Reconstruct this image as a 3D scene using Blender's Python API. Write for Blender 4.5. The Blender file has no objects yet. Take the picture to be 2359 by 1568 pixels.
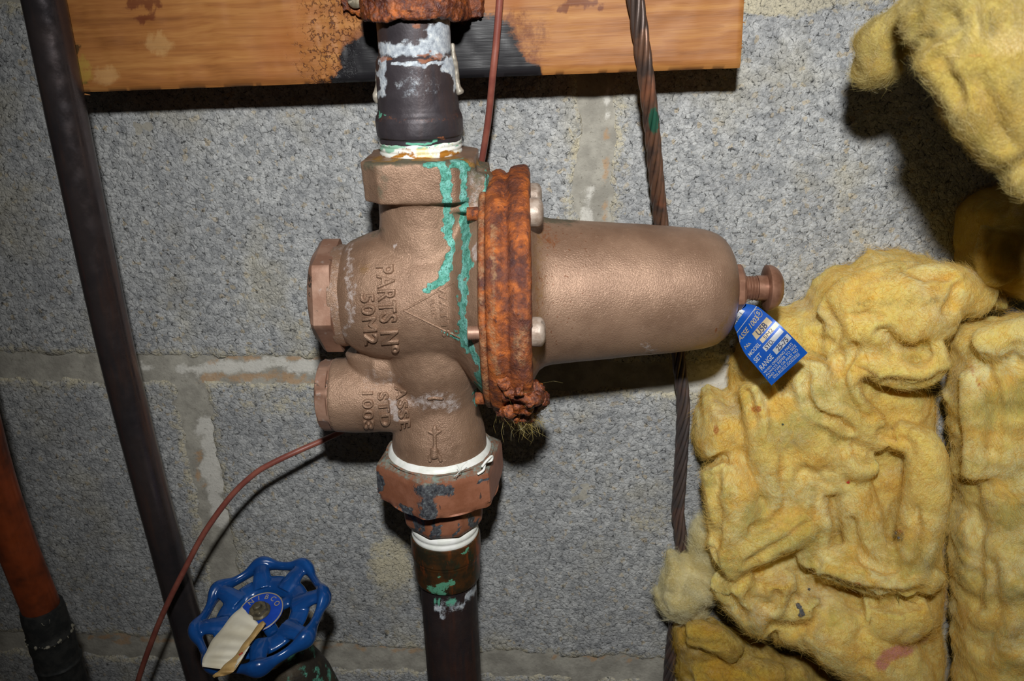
import bpy, bmesh, math, random
import numpy as np
from math import sin, cos, pi, radians, sqrt, tan, atan2
from mathutils import Vector, Matrix
from mathutils.bvhtree import BVHTree

random.seed(7); RNG = np.random.default_rng(11)
SC = bpy.context.scene
COL = SC.collection
MM = 0.001

# ------------------------------------------------------------------ camera
PXW, PXH, FPX = 2359.0, 1568.0, 1900.0
TH, PSI, ROLL, DIST = radians(21.2), radians(5.0), -0.018, 0.432
CR = Matrix.Rotation(PSI, 3, 'Z') @ Matrix.Rotation(pi / 2 - TH, 3, 'X') @ Matrix.Rotation(ROLL, 3, 'Z')
CP = -DIST * (CR @ Vector((0, 0, -1)))
cd = bpy.data.cameras.new('camera'); cam = bpy.data.objects.new('camera', cd); COL.objects.link(cam)
cam.matrix_world = Matrix.Translation(CP) @ CR.to_4x4()
cd.sensor_width = 23.5; cd.lens = FPX / PXW * 23.5; cd.clip_start = 0.01; cd.clip_end = 20
cd.dof.use_dof = True; cd.dof.focus_distance = 0.375; cd.dof.aperture_fstop = 13.0
SC.camera = cam
# ------------------------------------------------------------------ light: the camera's flash, dim room
FLASH = CP + CR @ Vector((-0.002, 0.098, 0.058))
ld = bpy.data.lights.new('camera_flash', 'SPOT'); lo = bpy.data.objects.new('camera_flash', ld); COL.objects.link(lo)
ld.energy = 9.0; ld.shadow_soft_size = 0.011; ld.color = (1.0, 1.0, 0.985)
ld.spot_size = radians(94); ld.spot_blend = 1.0
lo.location = FLASH
aim = CP + CR @ Vector((0.056, 0.048, -0.38)) - FLASH
lo.rotation_euler = aim.to_track_quat('-Z', 'Y').to_euler()
wd = bpy.data.worlds.new('dim_cellar'); SC.world = wd; wd.use_nodes = True
wd.node_tree.nodes['Background'].inputs[0].default_value = (1.0, 0.86, 0.70, 1)
wd.node_tree.nodes['Background'].inputs[1].default_value = 0.014
SC.cycles.max_bounces = 6; SC.cycles.diffuse_bounces = 3; SC.cycles.glossy_bounces = 3; SC.cycles.transmission_bounces = 3; SC.cycles.caustics_reflective = False; SC.cycles.caustics_refractive = False
SC.view_settings.view_transform = 'Standard'; SC.view_settings.look = 'None'
SC.view_settings.exposure = 0.0; SC.view_settings.gamma = 1.0; SC.view_settings.use_curve_mapping = False

# ------------------------------------------------------------------ geometry helpers
CRn = np.array(CR); CPn = np.array(CP)
def ray(x, y):
    return CR @ Vector(((x - PXW / 2) / FPX, -(y - PXH / 2) / FPX, -1.0))
def at(x, y, d):
    """point seen at photo position x,y that stands d mm in front of the wall face"""
    r = ray(x, y); t = (-d * MM - CP.y) / r.y
    return CP + t * r
def depth(p): return -(CR.transposed() @ (Vector(p) - CP)).z
def rp(half, p): return half * depth(p) / FPX
def proj(V):
    q = (np.asarray(V) - CPn) @ CRn
    return np.stack([PXW / 2 + FPX * q[:, 0] / -q[:, 2], PXH / 2 - FPX * q[:, 1] / -q[:, 2]], 1)

def _h(i, j, k, s):
    i = i.astype(np.uint32); j = j.astype(np.uint32); k = k.astype(np.uint32)
    h = i * np.uint32(374761393) + j * np.uint32(668265263) + k * np.uint32(2147483647) + np.uint32((s * 974711) & 0xffffffff)
    h = (h ^ (h >> np.uint32(13))) * np.uint32(1274126177)
    h = (h ^ (h >> np.uint32(16))) * np.uint32(2246822519)
    h = h ^ (h >> np.uint32(15))
    return h.astype(np.float64) / 4294967295.0 * 2 - 1
def vnoise(P, s=0):
    I = np.floor(P).astype(np.int64); f = P - I; f = f * f * f * (f * (f * 6 - 15) + 10)
    i, j, k = I[:, 0], I[:, 1], I[:, 2]
    def g(a, b, c): return _h(i + a, j + b, k + c, s)
    x0 = g(0,0,0)*(1-f[:,0])+g(1,0,0)*f[:,0]; x1 = g(0,1,0)*(1-f[:,0])+g(1,1,0)*f[:,0]
    x2 = g(0,0,1)*(1-f[:,0])+g(1,0,1)*f[:,0]; x3 = g(0,1,1)*(1-f[:,0])+g(1,1,1)*f[:,0]
    y0 = x0*(1-f[:,1])+x1*f[:,1]; y1 = x2*(1-f[:,1])+x3*f[:,1]
    return y0*(1-f[:,2])+y1*f[:,2]
def fbm(P, wl, oct=4, s=0, gain=.5):
    """noise of wavelength wl (mm) at world points P (m)"""
    P = np.asarray(P) / (wl * MM); a = 1.0; o = np.zeros(len(P)); t = 0
    for q in range(oct):
        o += a * vnoise(P + 17.3 * q, s + q); t += a; a *= gain; P = P * 2.03
    return o / t * 1.6

FR = {}
def frame_of(o):
    while o.parent: o = o.parent
    return FR.get(o.name, Matrix.Identity(4))
def tag(o, label=None, cat=None, group=None, kind=None):
    if label: o['label'] = label
    if cat: o['category'] = cat
    if group: o['group'] = group
    if kind: o['kind'] = kind
    return o
def empty(name, loc, label=None, cat=None, group=None, rot=None, kind=None):
    o = bpy.data.objects.new(name, None); COL.objects.link(o); o.empty_display_size = 0.01
    m = Matrix.Translation(Vector(loc)) @ (rot.to_4x4() if rot is not None else Matrix.Identity(4))
    o.matrix_world = m; FR[o.name] = m.copy()
    return tag(o, label, cat, group, kind)
def rawmesh(name, V, Fc):
    me = bpy.data.meshes.new(name)
    V = np.asarray(V, dtype=np.float64)
    if isinstance(Fc, np.ndarray):
        n, k = Fc.shape
        me.vertices.add(len(V)); me.vertices.foreach_set('co', V.astype(np.float32).ravel())
        me.loops.add(n * k); me.loops.foreach_set('vertex_index', Fc.astype(np.int32).ravel())
        me.polygons.add(n); me.polygons.foreach_set('loop_start', np.arange(0, n * k, k, dtype=np.int32))
        me.update(calc_edges=True); me.validate()
    else:
        me.from_pydata([tuple(v) for v in V], [], [tuple(f) for f in Fc]); me.update()
    return me
def mk(name, V, Fc, mat, parent=None, sharp=40, attrs=None, fixn=False, smooth=True):
    """one mesh object; V are world points"""
    V = np.asarray(V, dtype=np.float64)
    if parent is not None:
        mi = np.array(frame_of(parent).inverted()); Vl = V @ mi[:3, :3].T + mi[:3, 3]
    else: Vl = V
    me = rawmesh(name, Vl, Fc)
    if fixn:
        bm = bmesh.new(); bm.from_mesh(me); bmesh.ops.recalc_face_normals(bm, faces=bm.faces); bm.to_mesh(me); bm.free()
    if smooth:
        me.polygons.foreach_set('use_smooth', np.ones(len(me.polygons), dtype=bool))
        if sharp: me.set_sharp_from_angle(angle=radians(sharp))
    for k, v in (attrs or {}).items():
        a = me.attributes.new(k, 'FLOAT', 'POINT'); a.data.foreach_set('value', np.asarray(v, dtype=np.float32))
    me.materials.append(mat)
    o = bpy.data.objects.new(name, me); COL.objects.link(o)
    if parent is not None: o.parent = parent
    return o
def basis(d):
    d = Vector(d).normalized(); a = Vector((0, 0, 1)) if abs(d.z) < .9 else Vector((0, -1, 0))
    u = a.cross(d).normalized(); return u, d.cross(u).normalized(), d
def lathe(p0, d, prof, n=64, poly=None, ref=None):
    """solid of revolution: prof = [(s, r)] in m along d; poly = (sides, phase) makes flats; returns closed mesh"""
    p0 = np.array(p0); u, v, d = basis(d)
    if ref is not None:
        r_ = Vector(ref); u = (r_ - d * r_.dot(d)).normalized(); v = d.cross(u)
    u, v, d = np.array(u), np.array(v), np.array(d)
    th = np.arange(n) * 2 * pi / n; V = []
    for it in prof:
        s, r = it[0], it[1]; pl = it[2] if len(it) > 2 else poly
        if pl:
            k, ph = pl[0], pl[1]; a = (th - ph) % (2 * pi / k) - pi / k; rr = r * cos(pi / k) / np.cos(a)
            if len(pl) > 2: rr = np.minimum(rr, pl[2])
        else: rr = np.full(n, r)
        V.append(p0 + d * s + (np.cos(th) * rr)[:, None] * u + (np.sin(th) * rr)[:, None] * v)
    m = len(prof); V = np.concatenate(V); Fc = []
    for i in range(m - 1):
        for j in range(n):
            a, b = i * n + j, i * n + (j + 1) % n; Fc.append((a, b, b + n, a + n))
    c0 = len(V); V = np.concatenate([V, [p0 + d * prof[0][0], p0 + d * prof[-1][0]]])
    for j in range(n):
        Fc.append((c0, (j + 1) % n, j)); Fc.append((c0 + 1, (m - 1) * n + j, (m - 1) * n + (j + 1) % n))
    return V, Fc
def crom(P, R=None, seg=8):
    P = [np.array(p, float) for p in P]; n = len(P); o = []; q = []
    for i in range(n - 1):
        a, b, c, d = P[max(i - 1, 0)], P[i], P[i + 1], P[min(i + 2, n - 1)]
        for t in np.linspace(0, 1, seg, endpoint=False):
            o.append(.5 * ((2 * b) + (c - a) * t + (2 * a - 5 * b + 4 * c - d) * t * t + (3 * b - a - 3 * c + d) * t ** 3))
            if R is not None: q.append(R[i] * (1 - t) + R[i + 1] * t)
    o.append(P[-1]);
    if R is not None: q.append(R[-1]); return np.array(o), np.array(q)
    return np.array(o)
def sweep(P, R, n=12, closed=False, flat=1.0, up=None, caps=True):
    P = np.asarray(P, float); m = len(P); R = np.full(m, R) if np.isscalar(R) else np.asarray(R)
    T = np.roll(P, -1, 0) - np.roll(P, 1, 0)
    if not closed: T[0] = P[1] - P[0]; T[-1] = P[-1] - P[-2]
    T /= np.linalg.norm(T, axis=1)[:, None] + 1e-12
    th = np.arange(n) * 2 * pi / n; V = []
    N = np.array(basis(T[0])[0]) if up is None else np.array(up, float)
    for i in range(m):
        if up is not None: N = np.array(up, float)
        N = N - T[i] * N.dot(T[i]); N /= np.linalg.norm(N) + 1e-12; B = np.cross(T[i], N)
        V.append(P[i] + R[i] * (np.cos(th)[:, None] * B + flat * np.sin(th)[:, None] * N))
    V = np.concatenate(V); Fc = []
    for i in range(m if closed else m - 1):
        for j in range(n):
            a, b = i * n + j, i * n + (j + 1) % n; c = ((i + 1) % m) * n
            Fc.append((a, b, c + (j + 1) % n, c + j))
    if not closed and caps:
        Fc.append(tuple(range(n - 1, -1, -1))); Fc.append(tuple((m - 1) * n + j for j in range(n)))
    return V, Fc
def join(parts):
    V = []; Fc = []; k = 0
    for v, f in parts:
        v = np.asarray(v); V.append(v); Fc += [tuple(int(i) + k for i in q) for q in f]; k += len(v)
    return np.concatenate(V), Fc
def boxm(c, ax, h):
    c = np.array(c); ax = [np.array(a) for a in ax]; V = []
    for i in (-1, 1):
        for j in (-1, 1):
            for k in (-1, 1): V.append(c + i*h[0]*ax[0] + j*h[1]*ax[1] + k*h[2]*ax[2])
    return np.array(V), [(0,1,3,2),(4,6,7,5),(0,4,5,1),(2,3,7,6),(0,2,6,4),(1,5,7,3)]
def evalmesh(V, Fc, mods):
    me = rawmesh('tmp', V, Fc); bm = bmesh.new(); bm.from_mesh(me); bmesh.ops.recalc_face_normals(bm, faces=bm.faces); bm.to_mesh(me); bm.free()
    o = bpy.data.objects.new('tmp', me); COL.objects.link(o)
    for t, kw in mods:
        md = o.modifiers.new(t, t)
        for k, v in kw.items(): setattr(md, k, v)
    dg = bpy.context.evaluated_depsgraph_get(); e = o.evaluated_get(dg); m2 = bpy.data.meshes.new_from_object(e)
    n = len(m2.vertices); co = np.empty(n * 3, dtype=np.float32); m2.vertices.foreach_get('co', co)
    no = np.empty(n * 3, dtype=np.float32); m2.vertices.foreach_get('normal', no)
    fs = [tuple(p.vertices) for p in m2.polygons]
    if fs and all(len(f) == 4 for f in fs): fs = np.array(fs)
    bpy.data.objects.remove(o); bpy.data.meshes.remove(me); bpy.data.meshes.remove(m2)
    return co.reshape(-1, 3).astype(float), fs, no.reshape(-1, 3).astype(float)
def remesh(V, Fc, vox, smooth=4, fac=.5):
    md = [('REMESH', dict(mode='VOXEL', voxel_size=vox * MM, adaptivity=0.0))]
    if smooth: md.append(('SMOOTH', dict(factor=fac, iterations=smooth)))
    return evalmesh(V, Fc, md)
def normals(V, Fc):
    Fc = np.asarray(Fc); n = np.cross(V[Fc[:, 2]] - V[Fc[:, 0]], V[Fc[:, 3]] - V[Fc[:, 1]]); N = np.zeros_like(V)
    for k in range(4): np.add.at(N, Fc[:, k], n)
    return N / (np.linalg.norm(N, axis=1)[:, None] + 1e-20)
def boolcut(V, Fc, cutV, cutF):
    me = rawmesh('c', cutV, cutF); bm = bmesh.new(); bm.from_mesh(me); bmesh.ops.recalc_face_normals(bm, faces=bm.faces); bm.to_mesh(me); bm.free()
    c = bpy.data.objects.new('c', me); COL.objects.link(c)
    r = evalmesh(V, Fc, [('BOOLEAN', dict(operation='DIFFERENCE', solver='EXACT', object=c))])
    bpy.data.objects.remove(c); bpy.data.meshes.remove(me)
    return r[0], r[1]
def wproj(V, amp=1.0):
    """photo positions of points, pushed about by noise so that stains get ragged outlines"""
    V = np.asarray(V); q = proj(V); a = np.stack([fbm(V, 7, 3, 101), fbm(V, 7, 3, 102)], 1) * 9 + np.stack([fbm(V, 2.0, 3, 103), fbm(V, 2.0, 3, 104)], 1) * 5
    b = np.stack([fbm(V, 24, 2, 105), fbm(V, 24, 2, 106)], 1) * 10
    return q + (a + b) * amp
def seg_dist(Q, poly):
    """distance of 2-D points Q to a polyline"""
    Q = np.asarray(Q, float); d = np.full(len(Q), 1e9); p = np.asarray(poly, float)
    for a, b in zip(p[:-1], p[1:]):
        ab = b - a; t = np.clip(((Q - a) @ ab) / (ab @ ab + 1e-9), 0, 1)
        d = np.minimum(d, np.linalg.norm(Q - a - t[:, None] * ab, axis=1))
    return d
def in_poly(Q, poly):
    Q = np.asarray(Q); p = np.asarray(poly, float); c = np.zeros(len(Q), bool); j = len(p) - 1
    for i in range(len(p)):
        a, b = p[i], p[j]
        k = ((a[1] > Q[:, 1]) != (b[1] > Q[:, 1])) & (Q[:, 0] < (b[0] - a[0]) * (Q[:, 1] - a[1]) / (b[1] - a[1] + 1e-12) + a[0])
        c ^= k; j = i
    return c
def sdpoly(Q, poly):
    d = seg_dist(Q, list(poly) + [poly[0]]); return np.where(in_poly(Q, poly), d, -d)
def sstep(a, b, x): t = np.clip((x - a) / (b - a), 0, 1); return t * t * (3 - 2 * t)
def stroke(Q, poly, w, soft=.6):
    """0..1 mask of a painted/dripped streak of half width w px"""
    return 1 - sstep(w * (1 - soft), w * (1 + soft), seg_dist(Q, poly))
def blobm(Q, c, rx, ry, ang=0):
    d = np.asarray(Q) - np.array(c); ca, sa = cos(ang), sin(ang)
    x = d[:, 0] * ca + d[:, 1] * sa; y = -d[:, 0] * sa + d[:, 1] * ca
    return 1 - sstep(.5, 1.3, np.sqrt((x / rx) ** 2 + (y / ry) ** 2))
def textmesh(s, size=1.0, bevel=0.0, extrude=0.0, spacing=1.0, align='LEFT', bold=0.0):
    cu = bpy.data.curves.new('t', 'FONT'); cu.body = s; cu.size = size; cu.extrude = extrude; cu.bevel_depth = bevel
    cu.bevel_resolution = 1; cu.space_character = spacing; cu.align_x = align; cu.resolution_u = 4; cu.offset = bold
    o = bpy.data.objects.new('t', cu); COL.objects.link(o)
    dg = bpy.context.evaluated_depsgraph_get(); me = bpy.data.meshes.new_from_object(o.evaluated_get(dg))
    bm = bmesh.new(); bm.from_mesh(me); bmesh.ops.triangulate(bm, faces=bm.faces); bm.to_mesh(me); bm.free()
    V = np.array([v.co[:] for v in me.vertices]); Fc = [tuple(p.vertices) for p in me.polygons]
    bpy.data.objects.remove(o); bpy.data.curves.remove(cu); bpy.data.meshes.remove(me)
    return V, Fc
def hairs(V, Fc, count, length, width, lift, seed, droop=0.2, flow=None, mask=None):
    """thin curved fibre strips standing on a quad mesh"""
    rg = np.random.default_rng(seed); Fa = np.asarray(Fc)
    n = np.cross(V[Fa[:, 2]] - V[Fa[:, 0]], V[Fa[:, 3]] - V[Fa[:, 1]]); ar = np.linalg.norm(n, axis=1); n = n / (ar[:, None] + 1e-20)
    w = ar.copy()
    if mask is not None: w = w * mask[Fa[:, 0]]
    idx = rg.choice(len(Fa), size=count, p=w / w.sum())
    a = rg.random((count, 2)); q = V[Fa[idx]]
    p = (q[:, 0]*(1-a[:, :1])+q[:, 1]*a[:, :1])*(1-a[:, 1:])+(q[:, 3]*(1-a[:, :1])+q[:, 2]*a[:, :1])*a[:, 1:]
    N = n[idx]
    fl = np.stack([fbm(p, 22, 2, 5), fbm(p, 22, 2, 6), fbm(p, 22, 2, 7)], 1) * 1.2 + rg.normal(0, .75, (count, 3))
    if flow is not None: fl = fl + np.array(flow)
    t = fl - N * np.sum(fl * N, 1)[:, None]; t /= np.linalg.norm(t, axis=1)[:, None] + 1e-9
    L = length * MM * (.35 + 1.2 * rg.random((count, 1))); lf = lift * rg.random((count, 1)) ** 2.0
    b = np.cross(N, t); c = rg.normal(0, .5, (count, 1))
    p0 = p - N * .3 * MM
    p1 = p + t * L * .5 + N * (L * lf * .6 + .15 * MM) + b * L * c * .3
    p2 = p + t * L * (1 - .25 * np.abs(c)) + N * (L * lf * .7 + .05 * MM) + b * L * c
    vd = CPn - p; s = np.cross(t, vd); s /= np.linalg.norm(s, axis=1)[:, None] + 1e-9
    s = s + rg.normal(0, .4, (count, 3)); s = s * (width * MM * .5)
    Vh = np.stack([p0 - s, p0 + s, p1 - s, p1 + s, p2 - s * .4, p2 + s * .4], 1).reshape(-1, 3)
    k = np.arange(count)[:, None] * 6
    Fh = np.concatenate([k + [0, 1, 3, 2], k + [2, 3, 5, 4]])
    return Vh, Fh

# ------------------------------------------------------------------ material helpers
def lin(c):
    o = []
    for v in c[:3]:
        v = v / 255.0; o.append(v / 12.92 if v <= .04045 else ((v + .055) / 1.055) ** 2.4)
    return (*o, 1.0)
class MB:
    def __init__(s, name):
        s.m = bpy.data.materials.new(name); s.m.use_nodes = True; s.t = s.m.node_tree; s.n = s.t.nodes; s.l = s.t.links
        s.b = s.n['Principled BSDF']; s.co = s.n.new('ShaderNodeTexCoord').outputs['Object']
    def set(s, sock, v):
        if isinstance(v, bpy.types.NodeSocket): s.l.new(v, sock)
        elif isinstance(v, (tuple, list)) and sock.type == 'RGBA': sock.default_value = lin(v)
        else: sock.default_value = v
    def map(s, scale=(1,1,1), rot=(0,0,0), loc=(0,0,0)):
        n = s.n.new('ShaderNodeMapping'); s.l.new(s.co, n.inputs[0])
        n.inputs['Scale'].default_value = scale; n.inputs['Rotation'].default_value = rot; n.inputs['Location'].default_value = loc
        return n.outputs[0]
    def noise(s, wl, det=4, rough=.55, vec=None, dist=0.0):
        n = s.n.new('ShaderNodeTexNoise'); s.l.new(vec or s.co, n.inputs['Vector'])
        n.inputs['Scale'].default_value = 1000.0 / wl; n.inputs['Detail'].default_value = det
        n.inputs['Roughness'].default_value = rough; n.inputs['Distortion'].default_value = dist
        return n.outputs['Fac']
    def noisec(s, wl, det=2, vec=None):
        n = s.n.new('ShaderNodeTexNoise'); s.l.new(vec or s.co, n.inputs['Vector'])
        n.inputs['Scale'].default_value = 1000.0 / wl; n.inputs['Detail'].default_value = det
        return n.outputs['Color']
    def vor(s, wl, vec=None, feat='DISTANCE_TO_EDGE', out='Distance', rnd=1.0):
        n = s.n.new('ShaderNodeTexVoronoi'); n.feature = feat; s.l.new(vec or s.co, n.inputs['Vector'])
        n.inputs['Scale'].default_value = 1000.0 / wl; n.inputs['Randomness'].default_value = rnd
        return n.outputs[out]
    def warp(s, wl, amt, vec=None):
        """object coordinates pushed about by noise, amt in mm"""
        c = s.noisec(wl); v = s.n.new('ShaderNodeVectorMath'); v.operation = 'MULTIPLY_ADD'
        s.l.new(c, v.inputs[0]); v.inputs[1].default_value = (amt * MM,) * 3; s.l.new(vec or s.co, v.inputs[2])
        return v.outputs[0]
    def attr(s, name):
        n = s.n.new('ShaderNodeAttribute'); n.attribute_name = name; return n.outputs['Fac']
    def math(s, op, a, b=0.0, c=None, clamp=False):
        n = s.n.new('ShaderNodeMath'); n.operation = op; n.use_clamp = clamp; s.set(n.inputs[0], a); s.set(n.inputs[1], b)
        if c is not None: s.set(n.inputs[2], c)
        return n.outputs[0]
    def step(s, x, a, b, lo=0.0, hi=1.0):
        n = s.n.new('ShaderNodeMapRange'); n.interpolation_type = 'SMOOTHSTEP'; s.set(n.inputs['Value'], x)
        n.inputs['From Min'].default_value = a; n.inputs['From Max'].default_value = b
        n.inputs['To Min'].default_value = lo; n.inputs['To Max'].default_value = hi
        return n.outputs[0]
    def ramp(s, fac, stops, interp='LINEAR'):
        n = s.n.new('ShaderNodeValToRGB'); s.set(n.inputs[0], fac); e = n.color_ramp.elements; n.color_ramp.interpolation = interp
        while len(e) < len(stops): e.new(0.5)
        for i, (p, c) in enumerate(stops): e[i].position = p; e[i].color = lin(c)
        return n.outputs[0]
    def mix(s, f, a, b, mode='MIX'):
        n = s.n.new('ShaderNodeMix'); n.data_type = 'RGBA'; n.blend_type = mode; s.set(n.inputs[0], f); s.set(n.inputs[6], a); s.set(n.inputs[7], b)
        return n.outputs[2]
    def masked(s, attr, wl=2.0, amt=.6, a=.45, b=.6, det=7, vec=None):
        """ragged mask: attribute broken up by coarse and fine noise"""
        at = s.attr(attr); k = s.math('MULTIPLY_ADD', s.math('SUBTRACT', s.noise(wl, det, .72, vec), .5), amt * 2.6, at)
        k = s.math('MULTIPLY_ADD', s.math('SUBTRACT', s.noise(wl * .22, 4, .7), .5), amt * 1.2, k)
        return s.math('MULTIPLY', s.step(k, a - .06, b + .14), s.step(at, .02, .18))
    def bump(s, h, dist, strength=1.0, nrm=None):
        n = s.n.new('ShaderNodeBump'); n.inputs['Strength'].default_value = strength; n.inputs['Distance'].default_value = dist * MM
        s.set(n.inputs['Height'], h)
        if nrm: s.l.new(nrm, n.inputs['Normal'])
        return n.outputs[0]
    def fin(s, col, rough=.6, metal=0.0, nrm=None, **kw):
        s.set(s.b.inputs['Base Color'], col); s.set(s.b.inputs['Roughness'], rough); s.set(s.b.inputs['Metallic'], metal)
        if nrm: s.l.new(nrm, s.b.inputs['Normal'])
        for k, v in kw.items(): s.set(s.b.inputs[k.replace('_', ' ')], v)
        return s.m

def m_block():
    b = MB('concrete_block'); w = b.warp(1.6, 1.3); w3 = b.warp(3.0, 2.4)
    big = b.noise(38, 4, .6); med = b.noise(5, 5, .62)
    g = b.vor(3.1, w3); g2 = b.vor(1.5, w); cell = b.vor(2.3, w, 'F1', 'Color')
    cl = b.n.new('ShaderNodeSeparateColor'); b.l.new(cell, cl.inputs[0])
    c = b.mix(b.step(med, .34, .68), (148, 150, 151), (194, 195, 194))
    c = b.mix(b.math('MULTIPLY', b.step(cl.outputs[0], .3, 1), .5), c, (216, 217, 215))
    c = b.mix(b.math('MULTIPLY', b.step(cl.outputs[1], .93, .97), .45), c, (200, 176, 128))
    tan = b.step(b.noise(48, 4, .6), .50, .70)
    c = b.mix(b.math('MULTIPLY', tan, .42), c, (200, 190, 158))
    c = b.mix(b.masked('tan', 7, .8, .4, .75), c, (206, 197, 170))
    c = b.mix(b.math('MULTIPLY', b.step(big, .60, .38), .30), c, (126, 128, 133))
    # self-shadow of the open pores between aggregate grains, painted into the colour
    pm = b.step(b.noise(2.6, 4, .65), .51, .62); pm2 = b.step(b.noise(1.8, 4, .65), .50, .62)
    crack_shade = b.math('MULTIPLY', b.step(g, .10, .015), pm); crack_shade2 = b.math('MULTIPLY', b.step(g2, .16, .03), pm2)
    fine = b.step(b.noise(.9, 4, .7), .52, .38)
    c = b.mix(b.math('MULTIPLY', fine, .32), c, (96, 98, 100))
    c = b.mix(b.math('MULTIPLY', crack_shade2, .62), c, (60, 62, 64)); c = b.mix(b.math('MULTIPLY', crack_shade, .85), c, (24, 25, 27))
    h = b.math('ADD', b.step(g, 0, .20), b.math('MULTIPLY', b.step(g2, 0, .3), .45)); h = b.math('MULTIPLY_ADD', b.noise(.9, 4, .7), .8, h)
    return b.fin(c, .92, 0, b.bump(h, .30, .8), Specular_IOR_Level=.25)
def m_mortar():
    b = MB('mortar'); w = b.warp(6, 5)
    c = b.mix(b.step(b.noise(12, 5, .6), .36, .66), (152, 148, 138), (180, 176, 164))
    c = b.mix(b.math('MULTIPLY', b.masked('white', 7, .7, .45, .8), .85), c, (220, 217, 208))
    c = b.mix(b.math('MULTIPLY', b.masked('ochre', 5, .7, .45, .8), .6), c, (190, 146, 98))
    c = b.mix(b.step(b.noise(1.4, 3, .7), .60, .70, 0, .55), c, (98, 92, 80))
    return b.fin(c, .9, 0, b.bump(b.noise(1.8, 6, .65), .7, .7), Specular_IOR_Level=.25)
def m_wood():
    b = MB('pine_board'); gv = b.map((.045, 1, 1)); wv = b.warp(40, 5, gv)
    g1 = b.noise(5.0, 4, .6, wv); g2 = b.noise(1.1, 3, .6, b.map((.03, 1, 1)))
    c = b.ramp(g1, [(.25, (124, 76, 38)), (.45, (158, 102, 52)), (.62, (176, 122, 66)), (.8, (194, 146, 88))])
    c = b.mix(b.step(g2, .50, .68, 0, .35), c, (126, 74, 38))
    c = b.mix(b.step(b.noise(60, 3, .6), .55, .75, 0, .4), c, (160, 92, 44))
    c = b.mix(b.math('MULTIPLY', b.masked('stain', 5, .5, .42, .75), .75), c, (96, 42, 22))
    c = b.mix(b.math('MULTIPLY', b.masked('pale', 9, .8, .35, .9), .3), c, (214, 178, 120))
    # scorched, flaking zone
    cr = b.vor(2.3, b.warp(1.6, 2.4)); fl = b.math('MULTIPLY', b.step(cr, .13, .03), b.math('MULTIPLY', b.masked('flake', 5, .5, .42, .6), b.step(b.noise(3, 4, .65), .46, .56)))
    c = b.mix(b.math('MULTIPLY', fl, .9), c, (82, 44, 26))
    sv = b.map((.12, 1, 1)); ch = b.masked('char', 4, .45, .45, .6, vec=sv); ch2 = b.masked('char', 7, .6, .2, .6, vec=sv)
    c = b.mix(b.math('MULTIPLY', ch2, .6), c, (92, 46, 30)); c = b.mix(ch, c, (30, 29, 32))
    c = b.mix(b.math('MULTIPLY', b.masked('mould', 3, .7, .4, .7), .85), c, (50, 40, 20)); c = b.mix(b.math('MULTIPLY', b.masked('lime', 6, .9, .45, .95), .6), c, (168, 142, 60))
    hh = b.math('MULTIPLY_ADD', g2, .35, b.math('MULTIPLY', fl, -1.0))
    return b.fin(c, b.step(ch, 0, 1, .55, .42), 0, b.bump(hh, .5, .6), Specular_IOR_Level=.35)
def m_rust(name='rust', wet=False):
    b = MB(name); w = b.warp(4, 3)
    n1 = b.noise(7, 6, .65, w); n2 = b.noise(2.2, 5, .7, w)
    c = b.ramp(n1, [(.24, (56, 32, 32)), (.40, (104, 54, 32)), (.52, (150, 78, 34)), (.63, (192, 104, 40)), (.82, (170, 112, 64))])
    c = b.mix(b.step(n2, .54, .70, 0, .8), c, (74, 44, 44)); c = b.mix(b.step(b.noise(3, 4, .6), .60, .70, 0, .6), c, (200, 106, 40)); c = b.mix(b.step(b.noise(14, 4, .6), .5, .68, 0, .7), c, (70, 42, 44))
    if not wet: c = b.mix(b.math('MULTIPLY', b.masked('bare', 4, .5, .4, .7), .9), c, (176, 138, 100))
    else: c = b.mix(b.step(b.noise(5, 5, .7), .46, .60, 0, .85), c, (78, 30, 20)); c = b.mix(b.step(b.noise(1.6, 4, .7), .5, .62, 0, .6), c, (62, 34, 36))
    h = b.math('MULTIPLY_ADD', b.noise(.9, 4, .7), .5, n2)
    return b.fin(c, b.step(n2, .3, .7, .50, .20) if wet else b.step(n2, .3, .75, .75, .42), .0, b.bump(h, 1.0, .9), Specular_IOR_Level=.8 if wet else .55)
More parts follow.
